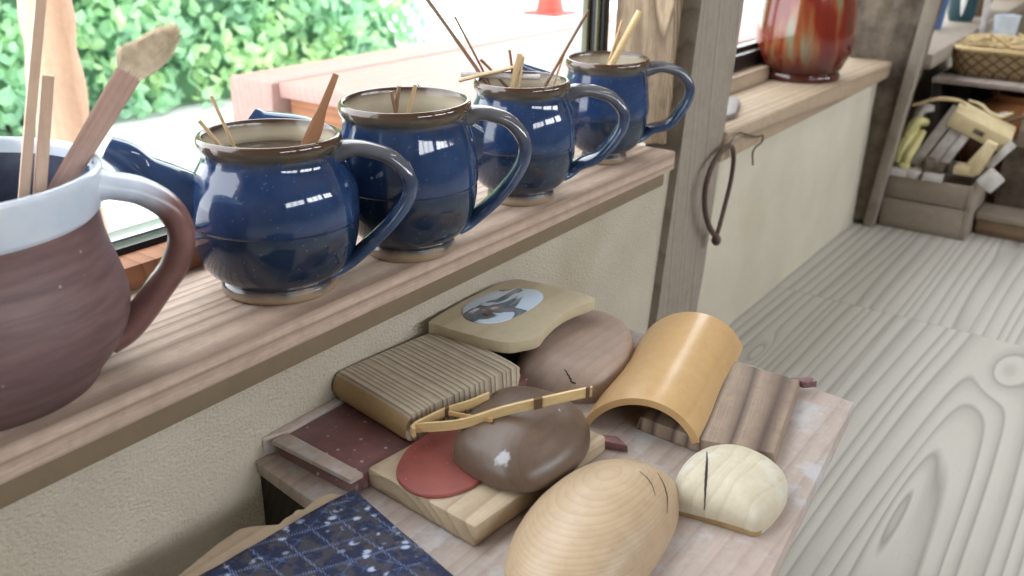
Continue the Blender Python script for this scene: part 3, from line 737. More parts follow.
# ---------------------------------------------------------------- blue pitchers
def pot_profile(foot, belly, rim, H_, zb=.066):
    k = H_/.1148
    pr = [(0,foot-.003),(.0015,foot),(.007,foot),(.009,foot-.0015),(.011,foot-.0012)]
    pr += [(.018,foot+(belly-foot)*.46),(.030,foot+(belly-foot)*.80),(.044,foot+(belly-foot)*.96),(.053,belly-.0006),(.0545,belly-.0004),(.056,belly+.0004),(zb,belly+.0006),(.077,belly-.0010),(.086,belly+(rim-.0015-belly)*.42),(.093,belly+(rim-.0015-belly)*.80),(.0985,rim-.0018),(.103,rim-.0022)]
    pr += [(.1055,rim-.0008),(.108,rim+.0004),(.111,rim+.0006),(.1135,rim-.0002),(.1148,rim-.0016)]
    no = len(pr)
    pr += [(.1146,rim-.003),(.113,rim-.0042),(.108,rim-.0052),(.100,rim-.0062),(.090,belly-.011),(.070,belly-.006),(.045,belly-.008),(.022,foot),(.014,foot-.012),(.012,0)]
    return [(z, r) for z, r in pr], no
def resample(pr, no):
    out = []; idx = []
    P = [Vector((z, r, 0)) for z, r in pr]
    for i in range(len(P)-1):
        a = P[max(i-1,0)]; b = P[i]; c = P[i+1]; d = P[min(i+2,len(P)-1)]
        for u in (0, .5):
            q = .5*((2*b)+(c-a)*u+(2*a-5*b+4*c-d)*u*u+(3*b-a-3*c+d)*u**3); out.append((q.x, max(q.y, 0))); idx.append(i)
    out.append(pr[-1]); idx.append(len(pr)-1)
    return out, idx
def pitcher(loc, foot, belly, rim, H_, lean, ang, label, spout_len=.105, hk=1.0, spout_ang=None, hz=.014, tz=.110):
    t = empty('blue_pitcher', loc, 0, label, 'pitcher', 'blue glazed pitchers on the window sill')
    t.rotation_euler = (0, lean, 0)
    k = H_/.1148
    pr, no = pot_profile(foot, belly, rim, H_); pr, idx = resample(pr, no)
    b = lathe(pr, 72, lambda q: 1 if idx[q] >= no else 0)
    obj('body', b, [M['glaze'], M['inner']], t, angle=60).scale = (1, 1, k)
    wz = .0985 if hz in (.014, .025) else .0845
    wr = min(belly-.0085, rim-.0066) if wz > .09 else belly-.0100
    wt = obj('dark_water', lathe([(0,0),(0,wr),(.0006,wr),(.0006,0)], 48), M['water']); wt.location = (loc[0], loc[1], loc[2]+wz*k); wt['kind'] = 'stuff'
    tag(wt, 'dark clay water inside the '+label.split(' blue')[0]+' blue pitcher', 'water')
    # handle in the vertical plane at angle ang
    ca, sa = math.cos(ang), math.sin(ang)
    hp = [(rim-.004,.1010),(.057,.1040),(.070,.1025),(.0855,.0965),(.0965,.0830),(.0965,.0700),(.0885,.0560),(.0740,.0400),(.0580,.0240),(.0470,.0170),(.0400,.0140)]
    def rb(z):
        for (z0, r0), (z1, r1) in zip(pr, pr[1:]):
            if z0 <= z <= z1 and z1 > z0: return r0+(r1-r0)*(z-z0)/(z1-z0)
        return foot
    hp = [((rim-.004)+(r-(rim-.004))*hk if i else r, z*k) for i, (r, z) in enumerate(hp[:8])]
    hp += [(rb(hz)+.0125, (hz+.010)*k), (rb(hz)+.003, (hz+.003)*k), (rb(hz)-.005, hz*k)]
    pth = spline([(r*ca, r*sa, z) for r, z in hp], 40)
    rad = []
    for i in range(41):
        s = i/40; wdt = .0118-.0030*math.sin(PI*min(s*1.5, 1))+.003*max(0, s-.55)/.45
        th = .0060+.0022*max(0, .12-s)/.12-.0008*s
        if s > .88: wdt += (s-.88)*.04
        rad.append((wdt, th))
    obj('handle', tube(pth, rad, 16, up=Vector((ca*.3, sa*.3, 1))), M['hglaze'], t, angle=60)
    sa_ = spout_ang if spout_ang is not None else ang+PI*1.0
    ca, sa = math.cos(sa_), math.sin(sa_)
    pts = [(belly-.034,.050*k),(belly-.010,.064*k),(belly+.012,.080*k),(belly+.026,.091*k),(spout_len-.010,tz*k-.007),(spout_len,tz*k)]
    pth = spline([(r*ca, r*sa, z) for r, z in pts], 20)
    rad = [.0305-.0220*(i/20)**.60 for i in range(21)]
    obj('spout', tube(pth, rad, 24, hollow=1), M['hglaze2'], t, angle=60)
    return t
N = NT('dark_blue_spout_glaze'); _o = N.tc.outputs['Object']
M['hglaze2'] = N.done(N.mix(N.ramp(N.noise(_o, 30, 4), [(.3,0),(.7,1)]), sr(28,48,84), sr(52,74,108)), .1, Coat_Weight=.3)
HA = R(-50)
SZ = .333
P1 = pitcher((.4215,.5075,SZ), .0416, .0600, .0497, .1148, R(1.0), HA, 'nearest blue glazed pitcher, with a flat wooden spatula and two thin sticks inside', spout_ang=R(146), hz=.014)
P2 = pitcher((.5400,.4830,SZ), .0362, .0560, .0510, .1235, R(-1.0), HA, 'second blue glazed pitcher, with a dark wide rim and short sticks inside', hk=.93, spout_ang=R(130), spout_len=.118, hz=.018, tz=.104)
P3 = pitcher((.7125,.4930,SZ), .0322, .0515, .0445, .1140, R(-.5), HA, 'third blue glazed pitcher, crammed with long thin sticks and wooden bits', spout_ang=R(150), hz=.023)
P4 = pitcher((.8860,.5010,SZ), .0250, .0462, .0448, .1126, R(-1.2), HA, 'farthest blue glazed pitcher, beside the post, with two bamboo pieces inside', hk=.90, spout_ang=R(146), hz=.025)

# the reddish brown mug
mg = empty('stoneware_jug', (.2125,.5270,SZ), 0, 'large reddish brown stoneware jug with bluish white collar holding a brush and sticks', 'jug')
pr = [(0,.058),(.0015,.0635),(.006,.066),(.012,.070),(.020,.0765),(.032,.0835),(.045,.0865),(.058,.0855),(.072,.0820),(.086,.0785),(.1025,.0772),(.1045,.0790),(.108,.0797),(.112,.0805),(.122,.0820),(.126,.0825),(.1285,.0815),(.1290,.0800),(.127,.0785),(.120,.0775),(.095,.0745),(.06,.080),(.03,.076),(.014,.05),(.012,0)]
pr2, idx = resample(pr, 0)
obj('body', lathe(pr2, 96, lambda q: 0 if idx[q] < 10 else (1 if idx[q] < 19 else 2)), [M['mug'], M['collar'], M['mugin']], mg, angle=60)
hp = [(.074,.116),(.086,.1135),(.101,.1085),(.1145,.097),(.1195,.080),(.1135,.062),(.1035,.049),(.0930,.036),(.0830,.026),(.0720,.020)]
a = R(-33); ca, sa = math.cos(a), math.sin(a)
rad = []
for i in range(49):
    s = i/48; wdt = .0140-.003*math.sin(PI*min(1, s*1.2))+(.006*(1-s/.1) if s < .1 else 0)+(.004*(s-.8)/.2 if s > .8 else 0)
    rad.append((wdt, .0078+(.004*(1-s/.1) if s < .1 else 0)+.0006*s))
h = tube(spline([(r, 0, z) for r, z in hp], 48), rad, 20, up=Vector((.3, 0, 1)))
ho = obj('handle', h, M['mughandle'], mg, angle=60); ho.rotation_euler = (0, 0, a)

# ---------------------------------------------------------------- sticks
def frame_to(p, q):
    d = (Vector(q)-Vector(p)); L = d.length
    return d.to_track_quat('Z', 'Y'), L
def stick(name, label, cat, p, q, r, mat=None, flat=1.0, sq=False, taper=1.0, group=None, roll=0):
    p, q = Vector(p), Vector(q); rot, L = frame_to(p, q); b = bmesh.new()
    n = 4 if sq else 10; rings = []
    K = 8
    for i in range(K+1):
        s = i/K; rr = r*(1+(taper-1)*s)
        off = Vector((.35*r*math.sin(s*5+p.x*90), .3*r*math.cos(s*4+p.y*70), 0))
        ring = []
        for k in range(n):
            a_ = 2*PI*(k+.5)/n if sq else 2*PI*k/n
            e = 1.25 if sq else 1
            ring.append(b.verts.new(Vector((rr*e*math.cos(a_), rr*e*flat*math.sin(a_), s*L))+off))
        rings.append(ring)
    for A, B in zip(rings, rings[1:]):
        for k in range(n): b.faces.new([A[k], A[(k+1)%n], B[(k+1)%n], B[k]])
    b.faces.new(rings[0][::-1]); b.faces.new(rings[-1])
    o = obj(name, b, mat or M['stick'], angle=50); o.location = p
    o.rotation_euler = (rot @ Matrix.Rotation(roll, 3, 'Z').to_quaternion()).to_euler()
    return tag(o, label, cat, group)
def ext(a, b, t0, t1):   # extend the line a-b
    a, b = Vector(a), Vector(b); return a+(b-a)*t0, a+(b-a)*t1
# jug
p, q = ext((.2505,.512,.443), (.2735,.502,.547), -.85, 1.9)
stick('wooden_stick', 'tallest reddish wooden stick, standing in the stoneware jug', 'stick', p, q, .0030, sq=True, mat=M['pale'])
p, q = ext((.2580,.509,.443), (.2705,.504,.508), -1.3, 1.0)
stick('wooden_stick', 'shorter square pale stick, standing in the stoneware jug', 'stick', p, q, .0035, sq=True, mat=M['pale'])
br = empty('paint_brush', (.262,.507,.44), 0, 'broad flat wooden brush with tan bristles leaning out of the stoneware jug', 'brush')
A0, A1 = Vector((.2665,.5055,.4435)), Vector((.3115,.4870,.508))
rot, L = frame_to(A0, A1); br.location = A0; br.rotation_euler = (rot @ Matrix.Rotation(R(0), 3, 'Z').to_quaternion()).to_euler()
b = bmesh.new(); bm = None
prof = [(-.070,.0048),(0,.0056),(.035,.0063),(L-.012,.0070),(L,.0072)]
rings = []
for z, hw in prof:
    rings.append([b.verts.new((x*hw, y*.0022, z)) for x, y in ((-1,-.6),(-.8,-1),(.8,-1),(1,-.6),(1,.6),(.8,1),(-.8,1),(-1,.6))])
for A, B in zip(rings, rings[1:]):
    for k in range(8): b.faces.new([A[k], A[(k+1)%8], B[(k+1)%8], B[k]])
b.faces.new(rings[0][::-1]); b.faces.new(rings[-1])
# choose roll so that the broad face looks at the camera
zax = rot @ Vector((0,0,1)); tocam = (Vector((0,0,.6))-A0).normalized()
yax = (tocam-zax*tocam.dot(zax)).normalized(); xax = yax.cross(zax)
br.rotation_euler = Matrix((xax, yax, zax)).transposed().to_euler()
obj('brush_handle', b, M['handle'], br)
hair = bmesh.new()
for i in range(1500):
    x = random.uniform(-1, 1); y = random.uniform(-1, 1); r0 = Vector((x*.0068, y*.0020, L-.004))
    ln = .031*(1-.30*x*x)*random.uniform(.62, 1.12)*(1 - .22*x)
    tipx = x*.0115+.0020+random.gauss(0,.0007); e = Vector((tipx*(1-.2*abs(x)), y*.0032+random.gauss(0,.0006), L+ln))
    e.x = x*.0066-.0058+random.gauss(0,.0017); mid = r0.lerp(e, .45)+Vector((x*.0040+.0022, y*.0012, 0)); w_ = .00024
    rr = []
    for c_, ww in ((r0, w_), (mid, w_), (e, w_*.35)):
        rr.append([hair.verts.new(c_+Vector((ww*math.cos(a_), ww*math.sin(a_), 0))) for a_ in (0, 2.1, 4.2)])
    for A, B in zip(rr, rr[1:]):
        for k in range(3): hair.faces.new([A[k], A[(k+1)%3], B[(k+1)%3], B[k]])
ob = obj('bristles', hair, M['bristle'], br); ob['kind'] = 'stuff'

# pitcher 1
stick('thin_stick', 'thin pinkish stick leaning left out of the nearest pitcher', 'stick', *ext((.402,.521,.441), (.394,.528,.475), -1.4, 1), .0012, group='sticks in the pitchers')
stick('thin_stick', 'short thicker stick resting on the left rim of the nearest pitcher', 'stick', *ext((.394,.527,.443), (.386,.533,.459), -2.2, 1), .0014, group='sticks in the pitchers')
def spatula():
    A0, A1 = Vector((.444,.488,.443)), Vector((.4590,.474,.487)); z = (A1-A0).normalized(); L = (A1-A0).length
    o_pts = [(-.0028,-.035),(.0028,-.035),(.0050,-.002),(.0046,.010),(.0034,.022),(.0027,L),(-.0017,L),(-.0028,.022),(-.0055,.008),(-.0058,.001),(-.0036,-.003)]
    b = hexa([(x, -.0012, zz) for x, zz in o_pts], [(x, .0012, zz) for x, zz in o_pts], .0004)
    o = obj('wooden_spatula', b, M['stick2']); tocam = (Vector((0,0,.6))-A0).normalized()
    y = (tocam-z*tocam.dot(z)).normalized(); x = y.cross(z)
    o.location = A0; o.rotation_euler = Matrix((x, y, z)).transposed().to_euler()
    tag(o, 'flat brown wooden spatula leaning right out of the nearest pitcher', 'spatula')
M['stick2'] = wood('warm_brown_tool_wood', sr(160,116,84), sr(112,78,56), rings=400, xs=.02, c=(0,.1,.3), warp=.003, rough=.5, axis='Z', lines=.4)
spatula()
# pitcher 2
stick('thin_stick', 'short glossy stick in the middle of the second pitcher', 'stick', *ext((.535,.489,.447), (.537,.487,.466), -2.6, 1), .0016, mat=M['stickdark'], group='sticks in the pitchers')
stick('thin_stick', 'square pale stick at the right inside the second pitcher', 'stick', *ext((.541,.482,.446), (.545,.477,.467), -2.4, 1), .0017, sq=True, group='sticks in the pitchers')
stick('thin_stick', 'shortest dark stick at the left inside the second pitcher', 'stick', *ext((.534,.490,.447), (.532,.492,.462), -2.5, 1), .0014, mat=M['stickdark'], group='sticks in the pitchers')
# pitcher 3
G3 = 'sticks in the pitchers'
stick('thin_stick', 'longest brown stick leaning far left out of the third pitcher', 'stick', *ext((.692,.523,.447), (.663,.565,.516), -.6, 1.35), .0018, mat=M['stickdark'], group=G3)
stick('thin_stick', 'thin stick leaning left behind the longest one in the third pitcher', 'stick', *ext((.695,.524,.450), (.677,.544,.502), -.6, 1), .0011, mat=M['stickdark'], group=G3)
stick('thin_stick', 'thin upright dark stick at the middle of the third pitcher', 'stick', *ext((.7085,.501,.445), (.706,.504,.473), -1.6, 1), .0013, mat=M['stickdark'], group=G3)
stick('thin_stick', 'long brown stick leaning right out of the third pitcher', 'stick', *ext((.726,.473,.447), (.746,.445,.509), -.6, 1), .0014, mat=M['stickdark'], group=G3)
stick('thin_stick', 'short thin stick against the right rim of the third pitcher', 'stick', *ext((.729,.468,.447), (.735,.461,.474), -1.2, 1), .0010, group=G3)
stick('thin_stick', 'short stub leaning left between the crossing strips of the third pitcher', 'stick', *ext((.699,.513,.449), (.690,.525,.464), -1.2, 1), .0014, mat=M['stickdark'], group=G3)
stick('flat_wooden_strip', 'flat pale strip slanting across the rim of the third pitcher, sticking out left', 'strip', (.6700,.535,.4455), (.7100,.497,.4600), .0038, flat=.45)
stick('wooden_rod', 'grey rod lying level across the rim of the third pitcher', 'rod', (.6800,.540,.4500), (.7190,.478,.4500), .0027, mat=M['greywood'])
def peg_bm():
    b = hexa([(-.0042,-.0016,-.026),(-.0008,-.0016,-.026),(.0030,-.0016,.018),(.0022,-.0016,.0225),(-.0012,-.0016,.0225)], [(-.0042,.0016,-.026),(-.0008,.0016,-.026),(.0030,.0016,.018),(.0022,.0016,.0225),(-.0012,.0016,.0225)], .0004)
    hexa([(.0010,-.0015,-.026),(.0042,-.0015,-.026),(.0040,-.0015,.020),(.0031,-.0015,.0215)], [(.0010,.0015,-.026),(.0042,.0015,-.026),(.0040,.0015,.020),(.0031,.0015,.0215)], .0004, b)
    return b
o = obj('clothes_peg', (lambda b: (bmesh.ops.scale(b, verts=b.verts[:], vec=(1.4,1.4,1.05)), b)[1])(peg_bm()), M['stick']); o.location = (.7060,.4970,.447); o.rotation_euler = (R(-8), R(8), R(-55)); tag(o, 'pale wooden peg standing at the front of the third pitcher', 'peg')
# pitcher 4
stick('bamboo_piece', 'thin yellow bamboo piece on the left inside the farthest pitcher', 'bamboo piece', *ext((.887,.501,.440), (.892,.491,.484), -1.2, 1), .0014, mat=M['bamboo'])
stick('bamboo_piece', 'thick pale bamboo tube slanting out of the farthest pitcher', 'bamboo piece', *ext((.890,.497,.441), (.901,.476,.494), -1.0, 1), .0040, mat=M['strip'])

# ---------------------------------------------------------------- wire loop on the post
lp = empty('twig_loop', (1.10,.44,.19), 0, 'rusty brown bent twig loop with a knob, hanging by a wire from the post edge', 'loop hook')
yw = .449
path = [(1.118,yw,.312),(1.094,yw,.308),(1.066,yw-.002,.297),(1.052,yw-.002,.274),(1.055,yw-.002,.245),(1.074,yw-.002,.216),(1.098,yw-.003,.193)]
sub('loop', tube(spline(path, 40), .0036, 8), M['rust'], lp)
path = [(1.118,yw,.312),(1.131,yw,.306),(1.139,yw,.290),(1.138,yw,.262),(1.127,yw,.232),(1.110,yw-.002,.205),(1.100,yw-.003,.193)]
sub('loop', tube(spline(path, 40), .0032, 8), M['rust'], lp)
b = bmesh.new(); bmesh.ops.create_icosphere(b, subdivisions=2, radius=.0066, matrix=Matrix.Translation((1.099,yw-.004,.189)) @ Matrix.Diagonal((1.05,1,1.2,1)))
sub('knob', b, M['rust'], lp)
path = [(1.116,yw,.311),(1.130,yw,.320),(1.147,yw,.3235),(1.175,yw,.316),(1.215,yw,.3055),(1.236,yw,.3035),(1.236,yw,.294),(1.214,yw,.2905),(1.206,yw,.284),(1.212,yw,.266)]
sub('wire_hook', tube(spline(path, 60), .0013, 6), M['rust'], lp)

# ---------------------------------------------------------------- far sill: slate piece and red jar
thing('slate_piece', 'small flat grey stone slab on the far sill next to the post', 'stone slab', prism([(1.18,.484),(1.215,.482),(1.300,.512),(1.318,.524),(1.318,.545),(1.25,.545),(1.18,.51)], .3272, .3345, .002), M['stone'])
rj = empty('red_jar', (1.600,.5300,.3255), R(10), 'large faceted iron red glazed jar with greenish streaks on the far sill', 'jar')
def faceted(prof, n=72, facets=8, amt=.045):
    b = bmesh.new(); rings = []
    for z, r in prof:
        ring = []
        for i in range(n):
            a_ = 2*PI*i/n; fa = ((a_*facets/(2*PI))%1)-.5
            f_ = 1-amt*(.25-fa*fa)*4*min(1, max(0, z-.02)/.02)
            ring.append(b.verts.new((r*f_*math.cos(a_), r*f_*math.sin(a_), z)))
        rings.append(ring)
    for A, B in zip(rings, rings[1:]):
        for k in range(n): b.faces.new([A[k], A[(k+1)%n], B[(k+1)%n], B[k]])
    b.faces.new(rings[0][::-1]); b.faces.new(rings[-1])
    return b
pp = [(0,.076),(.006,.078),(.010,.076),(.013,.073),(.020,.080),(.030,.084),(.045,.092),(.08,.094),(.12,.090),(.16,.083),(.20,.070),(.215,.052),(.225,.048),(.245,.050),(.25,.046),(.245,.042),(.2,.04)]
pp = [(z, r*.86) for z, r in pp]
obj('body', faceted(pp), M['red'], rj, angle=60)

# ---------------------------------------------------------------- far corner
cr = empty('wooden_crate', (1.985,.345,0), 0, 'grey weathered wooden crate heaped with offcuts, at the far end of the floor', 'crate')
bm = box(1.893, 1.905, .272, .425, .001, .060, .0012); sub('front_board', bm, M['crate'], cr)
sub('front_board', box(1.895, 1.907, .272, .424, .062, .106, .0012), M['crate'], cr)
sub('side_board', box(1.893, 2.08, .262, .2715, .001, .108, .001), M['crate'], cr)
sub('side_board', box(1.906, 2.08, .4255, .435, .001, .106, .001), M['crate'], cr)
sub('back_board', box(2.081, 2.092, .262, .435, .001, .106, .001), M['crate'], cr)
sub('bottom_board', box(1.9075, 2.080, .2725, .425, .004, .012, .001), M['crate'], cr)
def offcut(label, c, size, rot, mat, name='wood_offcut', cat='offcut', group='wood offcuts heaped on the crate'):
    bm = box(-size[0]/2, size[0]/2, -size[1]/2, size[1]/2, -size[2]/2, size[2]/2, min(size)*.12)
    o = obj(name, bm, mat); o.location = c; o.rotation_euler = [R(a_) for a_ in rot]
    return tag(o, label, cat, group)
offcut('small grey offcut at the left front corner of the crate', (1.915,.408,.112), (.05,.038,.012), (0,0,4), M['greywood'])
offcut('second small grey offcut along the front edge of the crate', (1.915,.376,.113), (.05,.022,.013), (0,0,-6), M['greywood'])
offcut('third grey offcut lying flat on the front edge of the crate', (1.915,.343,.113), (.06,.036,.011), (0,0,8), M['greywood'])
offcut('long grey slat leaning back at the left of the crate heap', (1.965,.362,.178), (.010,.020,.135), (24,16,0), M['greywood'], 'wood_offcut', 'offcut')
offcut('long grey slat leaning back in the middle of the crate heap', (1.955,.342,.163), (.010,.022,.11), (24,16,0), M['greywood'], 'wood_offcut', 'offcut')
offcut('short grey slat leaning beside the cream box', (1.950,.322,.158), (.010,.016,.085), (24,16,0), M['greywood'], 'wood_offcut', 'offcut')
offcut('dark brown stub at the foot of the leaning slats', (1.93,.358,.128), (.03,.020,.026), (8,0,15), M['log'])
offcut('second dark stub at the foot of the leaning slats', (1.93,.335,.126), (.03,.018,.020), (4,0,-12), M['log'])
pb = offcut('cream rectangular wooden box tilted on top of the crate heap', (1.985,.287,.206), (.075,.115,.034), (22,-8,4), M['offcut'], 'cream_wooden_box', 'box', None)
sl = obj('slot', box(-.0005,.0015,-.012,.008,-.005,.005,.0004), M['log'], pb); sl.location = (-.0385,.002,0)
lx = empty('angled_offcut', (1.93,.29,.13), 0, 'pale L-shaped offcut at the right front of the crate heap', 'offcut', 'wood offcuts heaped on the crate')
obj('arm', box(-.018,.018,-.022,.020,-.008,.010,.003), M['offcut'], lx)
o = obj('arm', box(-.010,.010,-.009,.009,-.004,.052,.003), M['offcut'], lx); o.location = (.012,-.006,.006); o.rotation_euler = (R(28),R(15),0)
o = offcut('pale rounded tool handle hanging over the right side of the crate', (1.915,.262,.162), (.022,.020,.065), (18,0,0), M['offcut'], 'tool_handle', 'tool')
o = offcut('white-grey block end hanging over the right side of the crate', (1.90,.240,.125), (.03,.030,.036), (38,0,20), M['greywood'])
offcut('small grey slat behind the rounded handle', (1.94,.238,.165), (.02,.014,.06), (34,10,0), M['greywood'])
# yellow folded gloves
def lump(pts, r, label, name, cat, mat, group=None):
    b = tube(spline(pts, 14), [(r*(.7+.5*math.sin(PI*i/14)), r*.6*(.7+.5*math.sin(PI*i/14))) for i in range(15)], 10)
    return thing(name, label, cat, b, mat, group)
t = empty('folded_gloves', (1.94,.40,.125), 0, 'pale yellow crumpled gloves stuffed at the left of the crate', 'gloves')
for pts in ([(1.925,.419,.125),(1.93,.416,.15),(1.94,.409,.175),(1.95,.398,.198)], [(1.925,.402,.125),(1.928,.400,.145),(1.94,.394,.165),(1.955,.386,.188)], [(1.935,.412,.178),(1.945,.398,.205),(1.96,.382,.205)], [(1.922,.411,.122),(1.924,.402,.119),(1.926,.394,.127)]):
    b = tube(spline(pts, 14), [(.0115*(.8+.4*math.sin(PI*i/14)), .009*(.8+.4*math.sin(PI*i/14))) for i in range(15)], 10)
    sub('finger', b, M['yellow'], t)
lump([(1.96,.405,.205),(1.965,.395,.228),(1.97,.375,.232)], .013, 'crumpled grey-white rag behind the yellow gloves', 'grey_rag', 'rag', M['greywood'])
lump([(1.95,.412,.236),(1.96,.372,.252),(1.97,.335,.252),(1.97,.318,.245)], .0055, 'curved tan branch lying over the top of the crate heap', 'curved_branch', 'branch', M['straw'])
lump([(2.02,.325,.246),(2.02,.300,.240),(2.02,.285,.228),(2.02,.262,.222),(2.02,.242,.232)], .0055, 'twisted pale twig lying in front of the brown jar', 'twisted_twig', 'twig', M['offcut'])
lump([(2.03,.262,.205),(2.03,.235,.220),(2.03,.200,.232)], .006, 'brown twig at the right of the cream box', 'brown_twig', 'twig', M['bindcord'])

# boxes on the right
bx = empty('low_wooden_box', (2.05,.20,0), 0, 'low wooden box with grey top and brown front at the right edge', 'box')
sub('front_board', hexa([(1.958,.256,.001),(1.966,.258,.001),(1.966,-.05,.001),(1.948,-.05,.001)], [(1.952,.256,.034),(1.966,.258,.034),(1.966,-.05,.034),(1.946,-.05,.034)], .001), M['boxbrown'], bx)
sub('lid', box(1.945, 2.03, -.05, .258, .0345, .046, .001), M['crate'], bx)
sub('case', box(1.967, 2.03, -.045, .255, .001, .034, .001), M['darkwood_shade'], bx)
cb = empty('dark_chest', (2.08,.1,0), 0, 'dark brown wooden chest standing behind the low box, at the right edge', 'chest')
sub('case', box(2.036, 2.10, -.05, .243, .001, .165, .002), M['log'], cb)
sub('lid', box(2.030, 2.105, -.055, .226, .1655, .235, .002), M['crate'], cb)

# shelf with jar and basket
sh = empty('low_shelf', (2.35,.2,0), 0, 'dark low shelf with a pale top board carrying the wicker basket', 'shelf')
sub('top_board', box(2.150, 2.55, -.15, .425, .252, .262, .001), M['bench'], sh)
sub('side_panel', box(2.16, 2.55, .405, .424, .001, .2515, .001), M['darkwood_shade'], sh)
sub('back_panel', box(2.53, 2.55, -.13, .404, .001, .2515, .001), M['darkwood_shade'], sh)
jr = thing('brown_jar', 'wide glossy dark brown glazed jar inside the low shelf', 'jar', lathe([(0,.06),(.004,.062),(.03,.085),(.08,.115),(.13,.125),(.18,.115),(.21,.09),(.222,.07),(.232,.074),(.236,.07),(.23,.064),(.2,.06),(.19,0)], 56), M['jar'], angle=60)
jr.location = (2.235,.245,.001)
bk = empty('wicker_basket', (2.31,.28,.2625), 0, 'shallow woven bamboo basket full of pale wood shavings on the low shelf', 'basket')
def basket_bm(x0, x1, y0, y1, z0, z1, r, flare):
    def loop(e, z):
        pts = []
        for (cx, cy, a0) in ((x1-r, y1-r, 0), (x0+r, y1-r, 90), (x0+r, y0+r, 180), (x1-r, y0+r, 270)):
            for k in range(7):
                a_ = R(a0+k*15); pts.append((cx+(r+e)*math.cos(a_), cy+(r+e)*math.sin(a_), z))
        return pts
    b = bmesh.new(); rings = []
    for e, z in ((-.01, z0), (flare*.2, z0+.012), (flare*.6, z0+.035), (flare, z1), (flare-.006, z1), (flare*.5-.006, z0+.03), (-.012, z0+.01)):
        rings.append([b.verts.new(p) for p in loop(e, z)])
    n = len(rings[0])
    for A, B in zip(rings, rings[1:]):
        for k in range(n): b.faces.new([A[k], A[(k+1)%n], B[(k+1)%n], B[k]])
    b.faces.new(rings[0][::-1]); b.faces.new(rings[-1])
    return b, loop(flare-.003, z1+.002)
b, lp_ = basket_bm(2.205, 2.46, .135, .405, .2625, .318, .04, .010)
sub('basket_body', b, M['wicker'], bk)
sub('rim', tube(lp_+lp_[:1], .0055, 8, cap=False), M['strip'], bk)
b = bmesh.new()
for i in range(240):
    c_ = Vector((random.uniform(2.22,2.44), random.uniform(.15,.395), random.uniform(.300,.330))); l_ = random.uniform(.01,.032)
    a_ = random.uniform(0, PI); d = Vector((math.cos(a_), math.sin(a_), random.uniform(-.25,.25)))*l_
    tube([c_-d, c_, c_+d], random.uniform(.0015,.004), 5, flat=.5, bm=b)
o = thing('wood_shavings', 'pale wood shavings and scraps filling the wicker basket', 'wood shavings', b, M['straw']); o['kind'] = 'stuff'
stick('thin_stick', 'long pale stick slanting over the shavings in the wicker basket', 'stick', (2.24,.345,.350), (2.24,.290,.323), .0030, mat=M['strip'])
fr = empty('bamboo_stand', (2.25,.27,.33), 0, 'small square bamboo stand standing in the wicker basket at the right', 'stand')
for a_, b_ in (((2.25,.268,.330),(2.25,.280,.368)), ((2.25,.280,.368),(2.25,.225,.372)), ((2.25,.262,.335),(2.25,.238,.370)), ((2.25,.230,.33),(2.25,.225,.372))):
    sub('bar', tube([a_, ((a_[0]+b_[0])/2, (a_[1]+b_[1])/2, (a_[2]+b_[2])/2), b_], .0022, 6), M['strip'], fr)

# blurred things on the farthest sill
thing('blue_bucket', 'blue plastic bucket on the farthest sill behind the wooden post', 'bucket', (lambda b: (bmesh.ops.translate(b, verts=b.verts[:], vec=(2.44,.520,.3305)), b)[1])(lathe([(0,.036),(.09,.046),(.10,.049),(.16,.05),(.16,.045),(.01,.034),(.01,0)], 32)), M['bluepl'])
thing('teal_jar', 'dark teal glazed jar on the farthest sill right of the blue bucket', 'jar', (lambda b: (bmesh.ops.translate(b, verts=b.verts[:], vec=(2.66,.485,.3305)), b)[1])(lathe([(0,.028),(.02,.034),(.09,.036),(.13,.028),(.14,.03),(.14,.024),(.05,.02),(.05,0)], 32)), M['tealgl'])
thing('earthenware_jar', 'brown earthenware jar on the farthest sill', 'jar', (lambda b: (bmesh.ops.translate(b, verts=b.verts[:], vec=(2.82,.488,.3305)), b)[1])(lathe([(0,.03),(.02,.036),(.09,.038),(.13,.03),(.14,.032),(.14,.026),(.05,.02),(.05,0)], 32)), M['bindcord'])
bu = empty('hanging_brush', (2.36,.43,.37), 0, 'slim pale brush hanging tip down in front of the blue bucket', 'brush')
b = lathe([(0,.0005),(.01,.003),(.03,.0062),(.05,.0070),(.065,.0062)], 16); obj('bristles', b, M['whitewall'], bu)
b = lathe([(.0652,.0055),(.30,.0045),(.302,0)], 12); obj('handle', b, M['strip'], bu)
thing('grey_pipe', 'grey slanting pole standing behind the wicker basket', 'pole', tube([(2.5,.40,.262),(2.52,.41,.50),(2.54,.42,.9)], .008, 10), M['greywood'])
thing('white_cup', 'white cup standing behind the basket on the low shelf', 'cup', (lambda b: (bmesh.ops.translate(b, verts=b.verts[:], vec=(2.50,.355,.2625)), b)[1])(lathe([(0,.02),(.10,.028),(.104,.03),(.104,.026),(.02,.02),(.02,0)], 24)), M['collar'])
thing('black_pan', 'black shallow pan at the top right, behind the basket', 'pan', (lambda b: (bmesh.ops.translate(b, verts=b.verts[:], vec=(2.95,.515,.3305)), b)[1])(lathe([(0,.04),(.06,.062),(.07,.065),(.07,.058),(.01,.04),(.01,0)], 28)), M['black'])

